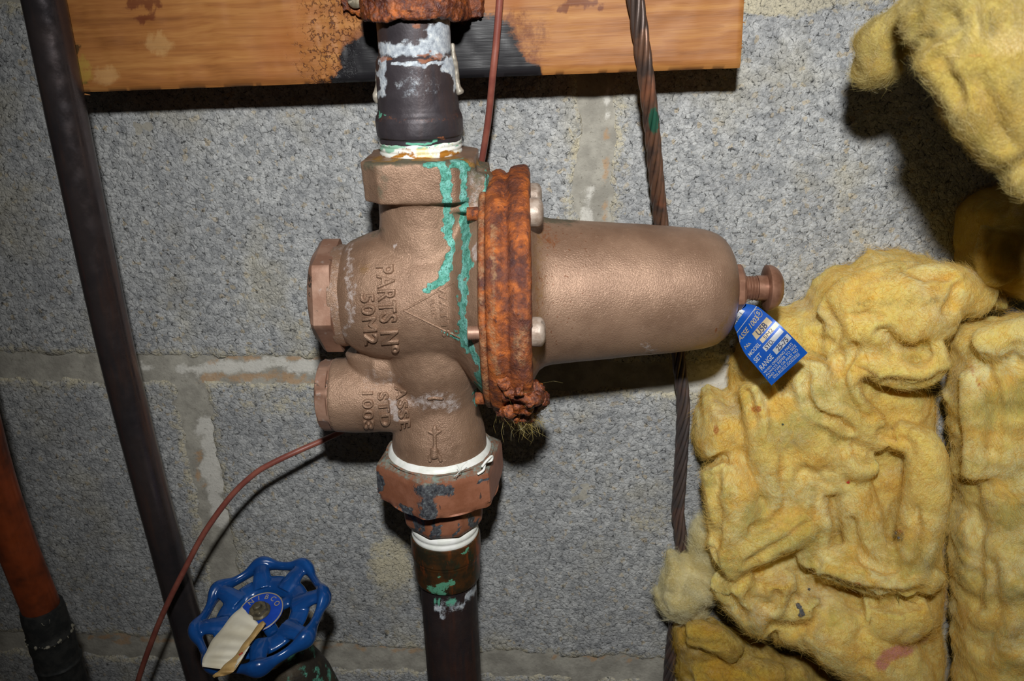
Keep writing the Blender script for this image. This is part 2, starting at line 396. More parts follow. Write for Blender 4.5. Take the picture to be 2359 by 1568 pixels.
def m_bronze(name='cast_bronze', pit=.42, strength=.75):
    b = MB(name)
    c = b.mix(b.step(b.noise(26, 4, .6), .36, .66), (142, 112, 91), (166, 134, 111))
    c = b.mix(b.step(b.noise(2.4, 4, .7), .56, .74, 0, .35), c, (196, 164, 140))
    c = b.mix(b.math('MULTIPLY', b.masked('rust', 2.6, .75, .45, .8), .8), c, (136, 76, 34))
    c = b.mix(b.math('MULTIPLY', b.masked('grime', 6, .6, .38, .85), .85), c, (74, 78, 60))
    c = b.mix(b.math('MULTIPLY', b.masked('ochre', 4, .5, .38, .8), .85), c, (150, 112, 52))
    lim = b.masked('lime', 2.2, .7, .42, .9); c = b.mix(b.math('MULTIPLY', lim, .7), c, (196, 188, 186))
    gr = b.masked('green', 2.2, .30, .38, .50); gc = b.ramp(b.noise(4.5, 5, .65), [(.32, (52, 116, 100)), (.46, (90, 164, 146)), (.58, (126, 196, 184)), (.72, (156, 214, 212))])
    gc = b.mix(b.step(b.noise(.7, 3, .7), .50, .62, 0, .75), gc, (38, 86, 68)); c = b.mix(gr, c, gc)
    sp = b.math('MULTIPLY', b.step(b.noise(1.1, 2, .5), .66, .72), b.step(b.attr('speck'), 0, 1)); c = b.mix(b.math('MULTIPLY', sp, .8), c, (112, 58, 24))
    non = b.math('MAXIMUM', gr, b.math('MAXIMUM', lim, b.masked('grime', 6, .6, .38, .85)))
    h = b.math('MULTIPLY_ADD', b.noise(.30, 2, .5), .45, b.noise(.62, 3, .6)); h = b.math('MULTIPLY_ADD', gr, .5, h)
    return b.fin(c, b.step(non, 0, 1, .41, .85), b.step(non, 0, 1, .36, 0), b.bump(h, pit, strength), Specular_IOR_Level=.5)
def m_plugbronze():
    b = MB('machined_bronze')
    c = b.mix(b.step(b.noise(9, 4, .6), .36, .66), (148, 110, 90), (170, 134, 114))
    c = b.mix(b.step(b.noise(5, 5, .7), .63, .67, 0, .9), c, (66, 64, 56)); c = b.mix(b.step(b.noise(4, 4, .6), .60, .72, 0, .5), c, (196, 184, 176))
    return b.fin(c, .48, .35, b.bump(b.noise(2, 4, .6), .12, .5))
def m_union():
    b = MB('union_bronze'); st = b.map((1, 1, .22))
    c = b.mix(b.step(b.noise(9, 4, .6), .36, .66), (146, 92, 66), (166, 110, 84))
    chip = b.masked('chip', 3.5, .5, .5, .56); cc = b.ramp(b.noise(1.6, 4, .7), [(.35, (52, 54, 60)), (.55, (92, 94, 98)), (.72, (146, 158, 158))])
    c = b.mix(chip, c, cc)
    c = b.mix(b.step(b.noise(3.0, 4, .6, st), .655, .69, 0, .85), c, (62, 58, 58))
    gp = b.masked('green', 3, .5, .4, .7); c = b.mix(gp, c, b.ramp(b.noise(3, 4, .7), [(.30, (120, 96, 70)), (.45, (104, 110, 98)), (.60, (132, 142, 132)), (.78, (132, 162, 148))]))
    return b.fin(c, b.step(gp, 0, 1, .45, .85), .15, b.bump(b.math('MULTIPLY_ADD', chip, -.8, b.noise(1.4, 3, .6)), .18, .6))
def m_copper(name, base, warm, dark, rough=.38, metal=.55, white=False):
    b = MB(name); st = b.map((1, 1, .12))
    c = b.mix(b.step(b.noise(26, 4, .6), .40, .68), base, dark); c = b.mix(b.step(b.noise(15, 4, .65, st), .50, .72, 0, .75), c, warm)
    c = b.mix(b.step(b.noise(1.2, 3, .7), .66, .74, 0, .35), c, (120, 112, 110))
    r = b.step(b.noise(7, 4, .6), .3, .7, rough - .06, rough + .14)
    if white:
        w = b.masked('white', 3.2, .5, .45, .66); wc = b.ramp(b.noise(2.2, 5, .7), [(.3, (122, 128, 138)), (.5, (176, 184, 192)), (.7, (222, 226, 226))])
        c = b.mix(w, c, wc); og = b.math('MULTIPLY', b.masked('rust', 2.5, .9, .45, .85), .75); c = b.mix(og, c, (150, 88, 50)); gn = b.masked('green', 2, .5, .45, .62); c = b.mix(gn, c, (96, 168, 142))
        nn = b.math('MAXIMUM', w, b.math('MAXIMUM', og, gn)); r = b.math('MAXIMUM', r, b.math('MULTIPLY', nn, .8)); mt = b.step(nn, 0, 1, metal, 0)
        return b.fin(c, r, mt, b.bump(b.math('MULTIPLY_ADD', w, .5, b.noise(1.0, 4, .6)), .16, .6))
    return b.fin(c, r, metal, b.bump(b.noise(1.2, 4, .6), .06, .5))
def m_adapter():
    b = MB('tarnished_adapter'); st = b.map((1, 1, .3))
    c = b.mix(b.step(b.noise(8, 5, .6), .38, .64), (56, 50, 36), (96, 62, 34)); c = b.mix(b.step(b.noise(7, 5, .65, st), .54, .68, 0, .85), c, (150, 76, 34))
    c = b.mix(b.step(b.noise(6, 5, .6), .57, .69, 0, .75), c, (44, 62, 46)); gn = b.masked('green', 2.0, 1.0, .5, .7); c = b.mix(gn, c, (84, 150, 120)); c = b.mix(b.step(b.noise(2.4, 4, .7), .69, .72), c, (176, 196, 180))
    return b.fin(c, b.step(gn, 0, 1, .38, .85), b.step(gn, 0, 1, .45, 0), b.bump(b.noise(1.3, 4, .6), .14, .6))
def m_simple(name, c1, c2, wl=6, rough=.5, metal=0.0, bumpd=.05, bwl=1.0, **kw):
    b = MB(name); c = b.mix(b.step(b.noise(wl, 4, .6), .38, .64), c1, c2)
    return b.fin(c, rough, metal, b.bump(b.noise(bwl, 4, .6), bumpd, .6), **kw)
def m_tape(name='thread_tape', dirty=True):
    b = MB(name); c = b.mix(b.step(b.noise(5, 4, .6), .4, .65), (236, 238, 230), (250, 250, 246))
    if dirty:
        c = b.mix(b.step(b.noise(6, 5, .65), .50, .66, 0, .8), c, (214, 196, 116)); c = b.mix(b.masked('rust', 2.5, .5, .45, .75), c, (168, 112, 40))
        c = b.mix(b.masked('green', 6, .4, .45, .75), c, (148, 196, 170)); c = b.mix(b.step(b.noise(1.1, 2, .5), .71, .74), c, (52, 44, 36))
    return b.fin(c, .42, 0, b.bump(b.noise(.8, 3, .6), .08, .5))
def m_cable():
    b = MB('weathered_copper_strand')
    c = b.mix(b.step(b.noise(14, 4, .6), .40, .62), (122, 90, 72), (84, 70, 64)); c = b.mix(b.step(b.noise(20, 3, .6), .52, .68, 0, .8), c, (160, 104, 76))
    c = b.mix(b.masked('green', 2, .5, .45, .6), c, (50, 104, 84)); c = b.mix(b.attr('grey'), c, (88, 82, 82))
    return b.fin(c, .42, .45, b.bump(b.noise(1, 4, .6), .06, .5))
def m_wool(name, base, pale, gold, olive):
    b = MB(name); w = b.warp(16, 14); sv = b.warp(18, 26); st = b.n.new('ShaderNodeMapping'); b.l.new(sv, st.inputs[0]); st.inputs['Scale'].default_value = (1, .5, .16); st.inputs['Rotation'].default_value = (0, .7, 0); st = st.outputs[0]
    n1 = b.noise(36, 4, .6, w); n2 = b.noise(18, 5, .65, w); n3 = b.noise(2.4, 5, .7, st); n4 = b.noise(.7, 3, .65, st); fz = b.noise(.5, 3, .7)
    c = b.mix(b.step(n1, .40, .62), base, pale); c = b.mix(b.step(n2, .46, .62, 0, .8), c, gold); c = b.mix(b.step(b.noise(34, 5, .65, w), .50, .64, 0, .8), c, olive); c = b.mix(b.step(b.noise(26, 4, .6), .56, .70, 0, .7), c, (226, 204, 152))
    c = b.mix(b.step(n3, .50, .68, 0, .40), c, gold); c = b.mix(b.step(n4, .52, .70, 0, .40), c, pale); c = b.mix(b.step(n3, .46, .30, 0, .35), c, olive); c = b.mix(b.masked('pink', 5, .35, .42, .7), c, (214, 140, 118)); c = b.mix(b.masked('orange', 4, .5, .45, .8), c, (196, 108, 40))
    c = b.mix(b.math('MULTIPLY', b.masked('greyed', 6, .6, .40, .9), .7), c, (116, 106, 66)); c = b.mix(b.step(b.noise(1.3, 2, .5), .765, .78, 0, .8), c, (70, 52, 30))  # greyish olive patches placed by mask, then random brown specks
    h = b.math('MULTIPLY_ADD', n3, 1.0, b.math('MULTIPLY_ADD', n4, .45, b.math('MULTIPLY', fz, .55)))
    return b.fin(c, .9, 0, b.bump(h, 1.5, .85), Specular_IOR_Level=.2, Subsurface_Weight=.55, Subsurface_Radius=(.0042, .0034, .0015), Subsurface_Scale=1.0, Sheen_Weight=.2)
def m_fibre(name, c1, c2):
    b = MB(name); c = b.mix(b.step(b.noise(12, 3, .6), .36, .66), c1, c2)
    b.fin(c, .4, 0, None, Specular_IOR_Level=.6)
    tr = b.n.new('ShaderNodeBsdfTranslucent'); b.l.new(c, tr.inputs[0]); mx = b.n.new('ShaderNodeMixShader'); mx.inputs[0].default_value = .5
    b.l.new(b.b.outputs[0], mx.inputs[1]); b.l.new(tr.outputs[0], mx.inputs[2]); b.l.new(mx.outputs[0], b.n['Material Output'].inputs[0])
    return b.m
def m_patina():
    b = MB('green_patina'); c = b.mix(b.step(b.noise(12, 5, .65), .42, .6), (46, 40, 32), (70, 60, 44)); c = b.mix(b.step(b.noise(9, 6, .7), .52, .6), c, b.ramp(b.noise(4, 4, .6), [(.35, (40, 96, 78)), (.65, (110, 186, 160))]))
    return b.fin(c, .65, .1, b.bump(b.noise(2, 5, .7), .5, .7))
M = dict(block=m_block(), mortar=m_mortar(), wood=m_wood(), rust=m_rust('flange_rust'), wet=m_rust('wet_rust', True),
    bronze=m_bronze(), bonnet=m_bronze('bonnet_bronze', .36, .65), plug=m_plugbronze(), union=m_union(), adapter=m_adapter(),
    upper=m_copper('aged_copper_upper', (66, 60, 64), (84, 62, 54), (54, 50, 54), .46, .35, True),
    lower=m_copper('aged_copper_lower', (58, 46, 44), (92, 54, 38), (44, 40, 44), .46, .3, True),
    left=m_copper('brown_copper', (98, 88, 88), (130, 94, 78), (80, 76, 80), .24, .75),
    orange=m_copper('bright_copper', (170, 80, 42), (192, 92, 46), (96, 52, 36), .36, .45),
    screw=m_simple('painted_screw', (150, 130, 114), (182, 166, 152), 4, .48, .15, .3, 1.6),
    adj=m_simple('adjusting_screw', (134, 94, 74), (156, 114, 92), 5, .40, .35, .05),
    tape=m_tape(), cleantape=m_tape('clean_tape', False), cable=m_cable(),
    blue=m_simple('blue_enamel', (18, 66, 128), (24, 78, 146), 14, .22, 0, .10, 6, Coat_Weight=.5),
    tagblue=m_simple('blue_foil', (16, 76, 164), (22, 86, 178), 9, .32, .15, .04),
    silver=m_simple('tag_print', (178, 180, 182), (192, 192, 192), 5, .35, .2, .02),
    gold=m_simple('tag_panel', (184, 164, 126), (180, 170, 150), 9, .4, .2, .02),
    dark=m_simple('dark_print', (40, 48, 78), (52, 58, 86), 3, .5, 0, .02),
    wire=m_simple('brown_sheath', (128, 70, 60), (146, 86, 72), 9, .42, 0, .05),
    coup=m_simple('black_coupling', (40, 42, 42), (58, 58, 56), 5, .6, .2, .2), crust=m_simple('solder_crust', (120, 116, 100), (170, 164, 148), 3, .8, 0, .3),
    solder=m_simple('grey_solder', (138, 130, 118), (176, 168, 154), 4, .5, .3, .15),
    plate=m_simple('nameplate_blue', (30, 76, 190), (36, 86, 204), 6, .3, .2, .02), iron=m_simple('grimy_nut', (88, 82, 66), (122, 112, 88), 3, .5, .4, .2),
    paper=m_simple('masking_tape', (222, 214, 190), (234, 228, 208), 14, .55, 0, .15, 4), brownpaper=m_simple('tape_edge', (176, 140, 84), (196, 162, 104), 6, .55, 0, .15),
    patina=m_patina(), red=m_simple('red_ink', (200, 60, 50), (190, 50, 44), 4, .6, 0, .02),
    zinc=m_simple('zinc_screw', (176, 166, 146), (150, 138, 116), 3, .35, .7, .1), scrap=m_simple('grey_scrap', (70, 72, 74), (92, 94, 96), 2, .8, 0, .1),
    wool=m_wool('glass_wool', (244, 218, 120), (250, 236, 172), (242, 196, 72), (196, 182, 92)),
    woolp=m_wool('glass_wool_pale', (186, 164, 82), (198, 182, 110), (180, 146, 58), (142, 128, 58)),
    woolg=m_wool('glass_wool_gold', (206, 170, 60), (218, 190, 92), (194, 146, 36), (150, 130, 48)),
    woolt=m_wool('glass_wool_cream', (230, 216, 162), (238, 230, 190), (214, 192, 124), (190, 176, 116)),
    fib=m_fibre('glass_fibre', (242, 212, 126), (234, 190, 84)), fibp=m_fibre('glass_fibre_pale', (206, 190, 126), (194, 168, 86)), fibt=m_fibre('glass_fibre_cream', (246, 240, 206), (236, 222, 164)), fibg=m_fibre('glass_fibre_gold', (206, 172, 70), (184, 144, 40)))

# ================================================================== the wall
def grid_xz(x0, x1, z0, z1, st):
    nx = max(2, int((x1 - x0) / st) + 1); nz = max(2, int((z1 - z0) / st) + 1)
    X, Z = np.meshgrid(np.linspace(x0, x1, nx) * MM, np.linspace(z0, z1, nz) * MM)
    V = np.stack([X.ravel(), np.zeros(X.size), Z.ravel()], 1)
    i = (np.arange(nz - 1)[:, None] * nx + np.arange(nx - 1)[None]).ravel()
    return V, np.stack([i, i + 1, i + nx + 1, i + nx], 1), nx, nz
def skirt(V, Fc, nx, nz, yb):
    """close the rim of a front grid back to depth yb"""
    ring = list(range(nx)) + [r * nx + nx - 1 for r in range(1, nz)] + [(nz - 1) * nx + c for c in range(nx - 2, -1, -1)] + [r * nx for r in range(nz - 2, 0, -1)]
    k = len(V); B = V[ring].copy(); B[:, 1] = yb; m = len(ring)
    S = np.array([[ring[(a + 1) % m], ring[a], k + a, k + (a + 1) % m] for a in range(m)])
    return np.concatenate([V, B]), np.concatenate([Fc, S])
JZ, JZ1, JZU, JXB, JXA, HJ = -19.3, -214.9, 176.3, -179.0, 41.4, 6.2
V, Fc, nx, nz = grid_xz(-560, 520, -620, 300, 3.5)
q = wproj(V); base = fbm(V, 18, 4, 3)
V[:, 1] = 0.0011 + .0006 * base + .0004 * fbm(V, 4, 2, 9)
white = np.maximum.reduce([stroke(q, [(430, 850), (560, 845), (740, 850)], 18, .9), stroke(q, [(465, 980), (490, 1090), (510, 1200)], 24, .9) * 1.2,
    stroke(q, [(1402, 215), (1400, 270)], 7, .9), stroke(q, [(1358, 430), (1352, 500)], 12, .9), stroke(q, [(1590, 880), (1690, 870)], 30, .9), stroke(q, [(325, 840), (350, 850)], 10)])
ochre = np.maximum.reduce([stroke(q, [(480, 828), (600, 822), (745, 832)], 8, .9), stroke(q, [(480, 870), (620, 876), (740, 880)], 9, .9), stroke(q, [(450, 1060), (458, 1130)], 7, .9),
    stroke(q, [(200, 1466), (980, 1497)], 6, .9), stroke(q, [(1200, 1500), (1530, 1520)], 5, .9), stroke(q, [(1395, 300), (1393, 500)], 5, .9)])
V, Fc = skirt(V, Fc, nx, nz, .03); z = np.zeros(len(V) - len(white))
wall = mk('wall_back', V, Fc, M['mortar'], None, None, dict(white=np.r_[white, z], ochre=np.r_[ochre, z]))
tag(wall, 'grey concrete block wall with pale mortar joints behind the plumbing', None, None, 'structure')
def block(x0, x1, z0, z1, st, seed):
    V, Fc, nx, nz = grid_xz(x0, x1, z0, z1, st)
    xm, zm = V[:, 0] / MM, V[:, 2] / MM
    ed = np.minimum.reduce([xm - x0, x1 - xm, zm - z0, z1 - zm]) + 1.6 * fbm(V, 7, 3, 40) + 1.6 * fbm(V, 26, 3, 41)
    V[:, 1] = -.0004 * fbm(V, 30, 3, 20) - .00035 * fbm(V, 4.0, 3, 22) + .0026 * (1 - sstep(-.6, 4.2, ed))
    q = wproj(V)
    tn = .75 * (1 - sstep(0, 15, ed)) + .35 * blobm(q, (1860, 10), 190, 48) + .9 * np.maximum(blobm(q, (1800, 15), 120, 32), blobm(q, (905, 1300), 60, 70))
    tn = np.maximum(tn, .55 * blobm(q, (1500, 1200), 70, 60)); tn = np.maximum(tn, .7 * stroke(q, [(1345, 230), (1335, 500)], 30, .9)); tn = np.maximum(tn, .55 * stroke(q, [(560, 930), (720, 940)], 26, .9))
    V, Fc = skirt(V, Fc, nx, nz, .012)
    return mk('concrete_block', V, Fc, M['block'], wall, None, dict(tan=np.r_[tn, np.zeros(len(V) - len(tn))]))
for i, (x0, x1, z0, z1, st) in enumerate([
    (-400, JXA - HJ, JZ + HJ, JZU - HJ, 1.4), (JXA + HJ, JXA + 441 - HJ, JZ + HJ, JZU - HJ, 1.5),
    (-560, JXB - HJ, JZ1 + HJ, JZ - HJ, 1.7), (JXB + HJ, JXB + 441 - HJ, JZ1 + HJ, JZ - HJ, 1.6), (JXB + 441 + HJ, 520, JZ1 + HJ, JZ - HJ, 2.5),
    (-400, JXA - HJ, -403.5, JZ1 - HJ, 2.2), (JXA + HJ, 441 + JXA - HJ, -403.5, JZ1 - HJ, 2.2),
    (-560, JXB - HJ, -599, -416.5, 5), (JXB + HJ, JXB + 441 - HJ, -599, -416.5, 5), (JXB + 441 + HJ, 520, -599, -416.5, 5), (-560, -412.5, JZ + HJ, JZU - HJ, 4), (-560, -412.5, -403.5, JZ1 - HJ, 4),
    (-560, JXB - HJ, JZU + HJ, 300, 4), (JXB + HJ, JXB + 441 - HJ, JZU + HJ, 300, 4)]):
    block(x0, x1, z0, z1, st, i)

# ================================================================== the wooden board
BD = 38.5
bl, br = at(178, 213.5, BD), at(1706, 157, BD)
bx = (br - bl).normalized(); bz = Vector((-bx.z, 0, bx.x)); blen = (br - bl).length
brot = Matrix((bx, Vector((0, 1, 0)), bz)).transposed()
board = empty('wooden_board', bl, 'wide orange pine board, charred black behind the pipe, fixed across the wall top', 'board', rot=brot)
def board_mesh():
    nx, nz = 240, 44; hgt = .090; xs = np.linspace(0, blen, nx); zs = np.linspace(0, hgt, nz)
    X, Z = np.meshgrid(xs, zs); B = np.array(bl); V = B + X.ravel()[:, None] * np.array(bx) + Z.ravel()[:, None] * np.array(bz)
    q = wproj(V); ex = np.minimum(X.ravel(), blen - X.ravel()); ez = Z.ravel()
    flake = .95 * sstep(610, 790, q[:, 0]) * (1 - sstep(800, 860, q[:, 0]))
    char = np.maximum.reduce([blobm(q, (870, 130), 75, 62) * 1.1, blobm(q, (1000, 120), 190, 70) * 1.1, blobm(q, (1120, 100), 85, 75) * .85, stroke(q, [(800, 190), (1230, 172)], 26) * 1.2, stroke(q, [(820, 150), (1180, 140)], 30), blobm(q, (900, 60), 75, 60)])
    stain = np.maximum.reduce([blobm(q, (330, 35), 26, 16), stroke(q, [(300, 4), (360, 2)], 10), stroke(q, [(1290, 22), (1390, 12)], 9), blobm(q, (1340, 4), 60, 12), blobm(q, (1200, 90), 90, 90) * .62])
    pale = np.maximum.reduce([blobm(q, (360, 100), 50, 26), blobm(q, (240, 170), 36, 30)])
    mould = np.maximum.reduce([blobm(q, (178, 110), 9, 11), blobm(q, (192, 193), 10, 7), stroke(q, [(175, 128), (190, 128)], 3)]); lime = blobm(q, (192, 165), 26, 40)
    dy = .0005 * fbm(V, 14, 3, 71) + .0009 * flake * np.abs(fbm(V, 3.2, 2, 72)) * -1
    rnd = (1 - sstep(0, .0022, ez)) * .0016 + (1 - sstep(0, .0014, ex)) * .0008
    V[:, 1] += dy + rnd + .0006 * np.abs(fbm(V, 6, 2, 75)) * (ez < .002)
    at_ = dict(flake=flake, char=char, stain=stain, pale=pale, mould=mould, lime=lime)
    i = (np.arange(nz - 1)[:, None] * nx + np.arange(nx - 1)[None]).ravel(); Fc = np.stack([i, i + 1, i + nx + 1, i + nx], 1)
    n0 = len(V); V, Fc = skirt(V, Fc, nx, nz, -.0007)
    return V, Fc, {k: np.r_[v, v[ [*range(nx)] + [r * nx + nx - 1 for r in range(1, nz)] + [(nz - 1) * nx + c for c in range(nx - 2, -1, -1)] + [r * nx for r in range(nz - 2, 0, -1)] ]] for k, v in at_.items()}
V, Fc, at_ = board_mesh()
mk('plank', V, Fc, M['wood'], board, 50, at_)
sp = []
for k in range(26):                                    # torn fibres along the sawn right end and lower corner
    p = np.array(br) + np.array(bz) * random.uniform(0, .055) + np.array([0, random.uniform(0, .02), 0]); d = np.array(bx) * random.uniform(.6, 1.8) * MM + np.array([0, -.0003, random.uniform(-.0006, .0004)])
    sp.append(sweep([p - d * .4, p + d * .5, p + d], [.0003, .0002, .00005], 4))
p = np.array(bl); sp.append(sweep([p, p + [.003, 0, -.0006], p + [.006, -.0003, -.001]], [.0005, .0004, .0001], 5))
V, Fc = join(sp); mk('splinters', V, Fc, M['wood'], board, None)['kind'] = 'stuff'

# ================================================================== pipe axis and valve frame
PT, PB = at(955, 100, 62), at(1040, 1450, 59)
EA = (PT - PB).normalized()                              # up along the pipe
bang = radians(3.5); EU = Vector((cos(bang), sin(bang), 0)); EU = (EU - EA * EU.dot(EA)).normalized(); EN = EU.cross(EA).normalized()
def pa(y):
    """point on the pipe axis seen at photo row y"""
    lo_, hi_ = -.7, .3
    for _ in range(50):
        m_ = (lo_ + hi_) / 2; p = PB + EA * m_ + EA * .14
        if proj([p])[0][1] > y: lo_ = m_
        else: hi_ = m_
    return PB + EA * .14 + EA * lo_
def vp(x, y, n=0.0):
    """point on the valve's middle plane seen at x,y (n metres towards the viewer)"""
    r = ray(x, y); o = PT + EN * n; t = (o - CP).dot(EN) / r.dot(EN); return CP + t * r
VO = pa(670)
VR = Matrix((EU, -EN, EA)).transposed()
def down_prof(rows):
    """profile along the pipe axis from photo rows: (y, half width px)"""
    p0 = pa(rows[0][0]); o = []
    for r in rows:
        p = pa(r[0]); o.append(((p0 - p).length, rp(r[1], p)) + tuple(r[2:]))
    return p0, -EA, o

# ------------------------------------------------------------------ upper copper pipe
up = empty('copper_pipe', pa(362), 'dark tarnished copper pipe with white crust, rising from the valve top past the board', 'pipe')
def pipe_attrs(V):
    q = wproj(V); f = ((V - np.array(VO)) @ np.array(EN)) > -.004
    white = np.maximum.reduce([stroke(q, [(880, 110), (960, 98), (1035, 95)], 17, .8), blobm(q, (1010, 75), 38, 60), stroke(q, [(985, 62), (1030, 50)], 14), stroke(q, [(876, 135), (876, 215)], 9), stroke(q, [(1040, 140), (1045, 165), (1050, 200)], 12), blobm(q, (1030, 150), 20, 22), stroke(q, [(905, 143), (1010, 138)], 6) * .9, blobm(q, (960, 190), 70, 40) * .42]) * f
    rust = np.maximum.reduce([stroke(q, [(875, 131), (895, 129)], 6), stroke(q, [(960, 129), (1015, 125)], 5), stroke(q, [(955, 112), (990, 114)], 4), blobm(q, (952, 55), 14, 7), stroke(q, [(885, 272), (1060, 262)], 6) * .36, blobm(q, (1003, 320), 16, 5)]) * f
    green = np.maximum.reduce([stroke(q, [(880, 255), (884, 262)], 4), stroke(q, [(940, 327), (985, 325)], 3)]) * f
    return dict(white=white, rust=rust, green=green)
p0, d, pr = down_prof([(-160, 83.5), (-60, 83.5), (60, 83.5), (118, 83.5), (133, 84)])
pr = [(s, .01425) for s in np.linspace(0, pr[-1][0], 90)]
V, Fc = lathe(p0, d, pr, 72); mk('pipe', V, Fc, M['upper'], up, 40, pipe_attrs(V))
rows = [(126, 85), (131, 88), (138, 91), (150, 91.5), (180, 92), (210, 92.5), (240, 93), (252, 93.5), (258, 95), (264, 98), (272, 100), (285, 100.5), (300, 100), (308, 98.5), (310, 96), (312, 93), (315, 93), (318, 93.5), (324, 93.5), (326, 90)]
p0, d, pr = down_prof(rows); pr2 = []
for a, b_ in zip(pr[:-1], pr[1:]):
    for t in np.linspace(0, 1, 5, endpoint=False): pr2.append((a[0]*(1-t)+b_[0]*t, a[1]*(1-t)+b_[1]*t))
V, Fc = lathe(p0, d, pr2 + [pr[-1]], 88); nn = fbm(V, 5, 3, 31)[:, None] * .00018; ax = V - (np.array(p0) + ((V - np.array(p0)) @ np.array(d))[:, None] * np.array(d)); V = V + ax * nn / .015
mk('adapter_socket', V, Fc, M['upper'], up, 50, pipe_attrs(V))
def tape_ring(name, y0, y1, half, turns, parent, mat, ch=1.0, extra=None):
    rows = []; n = turns * 6
    for k in range(n + 1):
        t = k / n; y = y0 + (y1 - y0) * t; rows.append((y, half + ch * 1.8 * abs(sin(pi * turns * t)) - ch * .8))
    p0, d, pr = down_prof([(y0 - 1, half - 14)] + rows + [(y1 + 1, half - 14)]); V, Fc = lathe(p0, d, pr, 96)
    q = wproj(V); at_ = dict(rust=np.maximum(stroke(q, [(885, 358), (980, 362), (1066, 350)], 5, .9), blobm(q, (950, 350), 30, 8) * .6), green=np.maximum(stroke(q, [(880, 335), (935, 340)], 7), stroke(q, [(960, 335), (1062, 328)], 2)))
    return mk(name, V, Fc, mat, parent, 70, at_)
tape_ring('thread_tape', 320, 353, 93.5, 3, up, M['tape'])
def drip(pts, rad, name, parent, mat):
    P, R = crom([vp(x, y, n) for x, y, n in pts], [r * MM for r in rad], 6); V, Fc = sweep(P, R, 12); V, Fc, N = remesh(V, Fc, .35, 4); V = V + N * (fbm(V, 2.2, 3, 8) * .00022)[:, None]; return mk(name, V, Fc, mat, parent, None, dict(white=np.full(len(V), .7)))
drip([(1043, 100, .002), (1046, 135, .003), (1051, 165, .002), (1054, 195, .002), (1059, 212, .002), (1061, 218, .002)], [.7, 1.2, 1.0, 1.1, 1.9, 1.0], 'solder_drip', up, M['solder'])
drip([(874, 130, .002), (871, 165, .002), (870, 200, .002), (868, 222, .002), (871, 238, .002)], [.8, 1.0, 1.1, 1.7, .8], 'solder_drip', up, M['solder'])

# ------------------------------------------------------------------ lower copper pipe
low = empty('copper_pipe', pa(2600), 'dark brown copper pipe with green stained adapter, dropping from the union nut', 'pipe')
p0, d, pr = down_prof([(1310, 64), (2600, 64)]); s1 = pr[-1][0]
V, Fc = lathe(p0, d, [(s, .01425) for s in np.linspace(0, s1, 110)], 72); q = wproj(V)
mk('pipe', V, Fc, M['lower'], low, 40, dict(white=np.maximum.reduce([stroke(q, [(990, 1374), (1003, 1395), (1020, 1412)], 8), stroke(q, [(1070, 1380), (1096, 1352)], 8), blobm(q, (1040, 1385), 45, 18) * .62]), rust=np.zeros(len(V)), green=stroke(q, [(1000, 1372), (1050, 1376)], 3)))
rows = [(1222, 70), (1224, 78.5), (1230, 80), (1242, 80), (1252, 80), (1262, 80), (1264, 79.5), (1266, 78), (1269, 78), (1272, 77), (1288, 76), (1304, 75), (1318, 74), (1323, 72.5), (1326, 69), (1327, 63)]
p0, d, pr = down_prof(rows); pr2 = []
for a, b_ in zip(pr[:-1], pr[1:]):
    for t in np.linspace(0, 1, 4, endpoint=False): pr2.append((a[0]*(1-t)+b_[0]*t, a[1]*(1-t)+b_[1]*t))
V, Fc = lathe(p0, d, pr2 + [pr[-1]], 88); q = wproj(V)
mk('adapter_socket', V, Fc, M['adapter'], low, 50, dict(green=np.maximum.reduce([stroke(q, [(990, 1352), (1022, 1352)], 9), stroke(q, [(1030, 1345), (1050, 1335)], 5), stroke(q, [(1070, 1272), (1078, 1262)], 6), stroke(q, [(1012, 1312), (1016, 1330)], 3)])))
tape_ring('thread_tape', 1200, 1226, 75.5, 2, low, M['cleantape'], 1.4)

# ================================================================== the pressure reducing valve
valve = empty('pressure_reducing_valve', pa(1180), 'bronze pressure reducing valve with rusted flange and sideways spring bonnet', 'valve', rot=VR)
EAn, EUn, ENn = np.array(EA), np.array(EU), np.array(EN)
AXL, AXR = vp(740, 681), vp(1700, 664)
AX = (AXR - AXL).normalized()
def ax_at(x):
    a = proj([AXL])[0]; lo_, hi_ = -.05, .4
    for _ in range(50):
        m_ = (lo_ + hi_) / 2
        if proj([AXL + AX * m_])[0][0] < x: lo_ = m_
        else: hi_ = m_
    return AXL + AX * lo_
def side_prof(rows):
    p0 = ax_at(rows[0][0]); o = []
    for r in rows:
        p = ax_at(r[0]); o.append(((p - p0).length, rp(r[1], p)) + tuple(r[2:]))
    return p0, AX, o
parts = []
# chamber and bell along the bonnet axis
parts.append(lathe(*side_prof([(800, 112), (808, 118), (818, 126), (840, 136), (870, 146), (920, 154), (980, 156), (1030, 155), (1055, 162), (1072, 182), (1090, 206), (1106, 226), (1120, 242), (1134, 247)]), n=64))
# top collar: square with broad corners
c0, c1 = pa(354), pa(446); rr = rp(127, pa(400)); rb = rp(84, pa(400)); poly8 = [(-rb, -rr), (rb, -rr), (rr, -rb), (rr, rb), (rb, rr), (-rb, rr), (-rr, rb), (-rr, -rb)]
def prism(poly, a, b, sc=(1, 1)):
    V = [np.array(c) + k * (u * EUn - v * ENn) for c, k in ((a, sc[0]), (b, sc[1])) for u, v in poly]; n = len(poly)
    return np.array(V), [(i, (i + 1) % n, n + (i + 1) % n, n + i) for i in range(n)] + [tuple(range(n - 1, -1, -1)), tuple(range(n, 2 * n))]
parts.append(prism(poly8, c0, c1, (1.0, .97)))
parts.append(lathe(*down_prof([(350, 98), (358, 118), (380, 110), (446, 106), (500, 105), (540, 110), (600, 120), (680, 110)]), n=56))

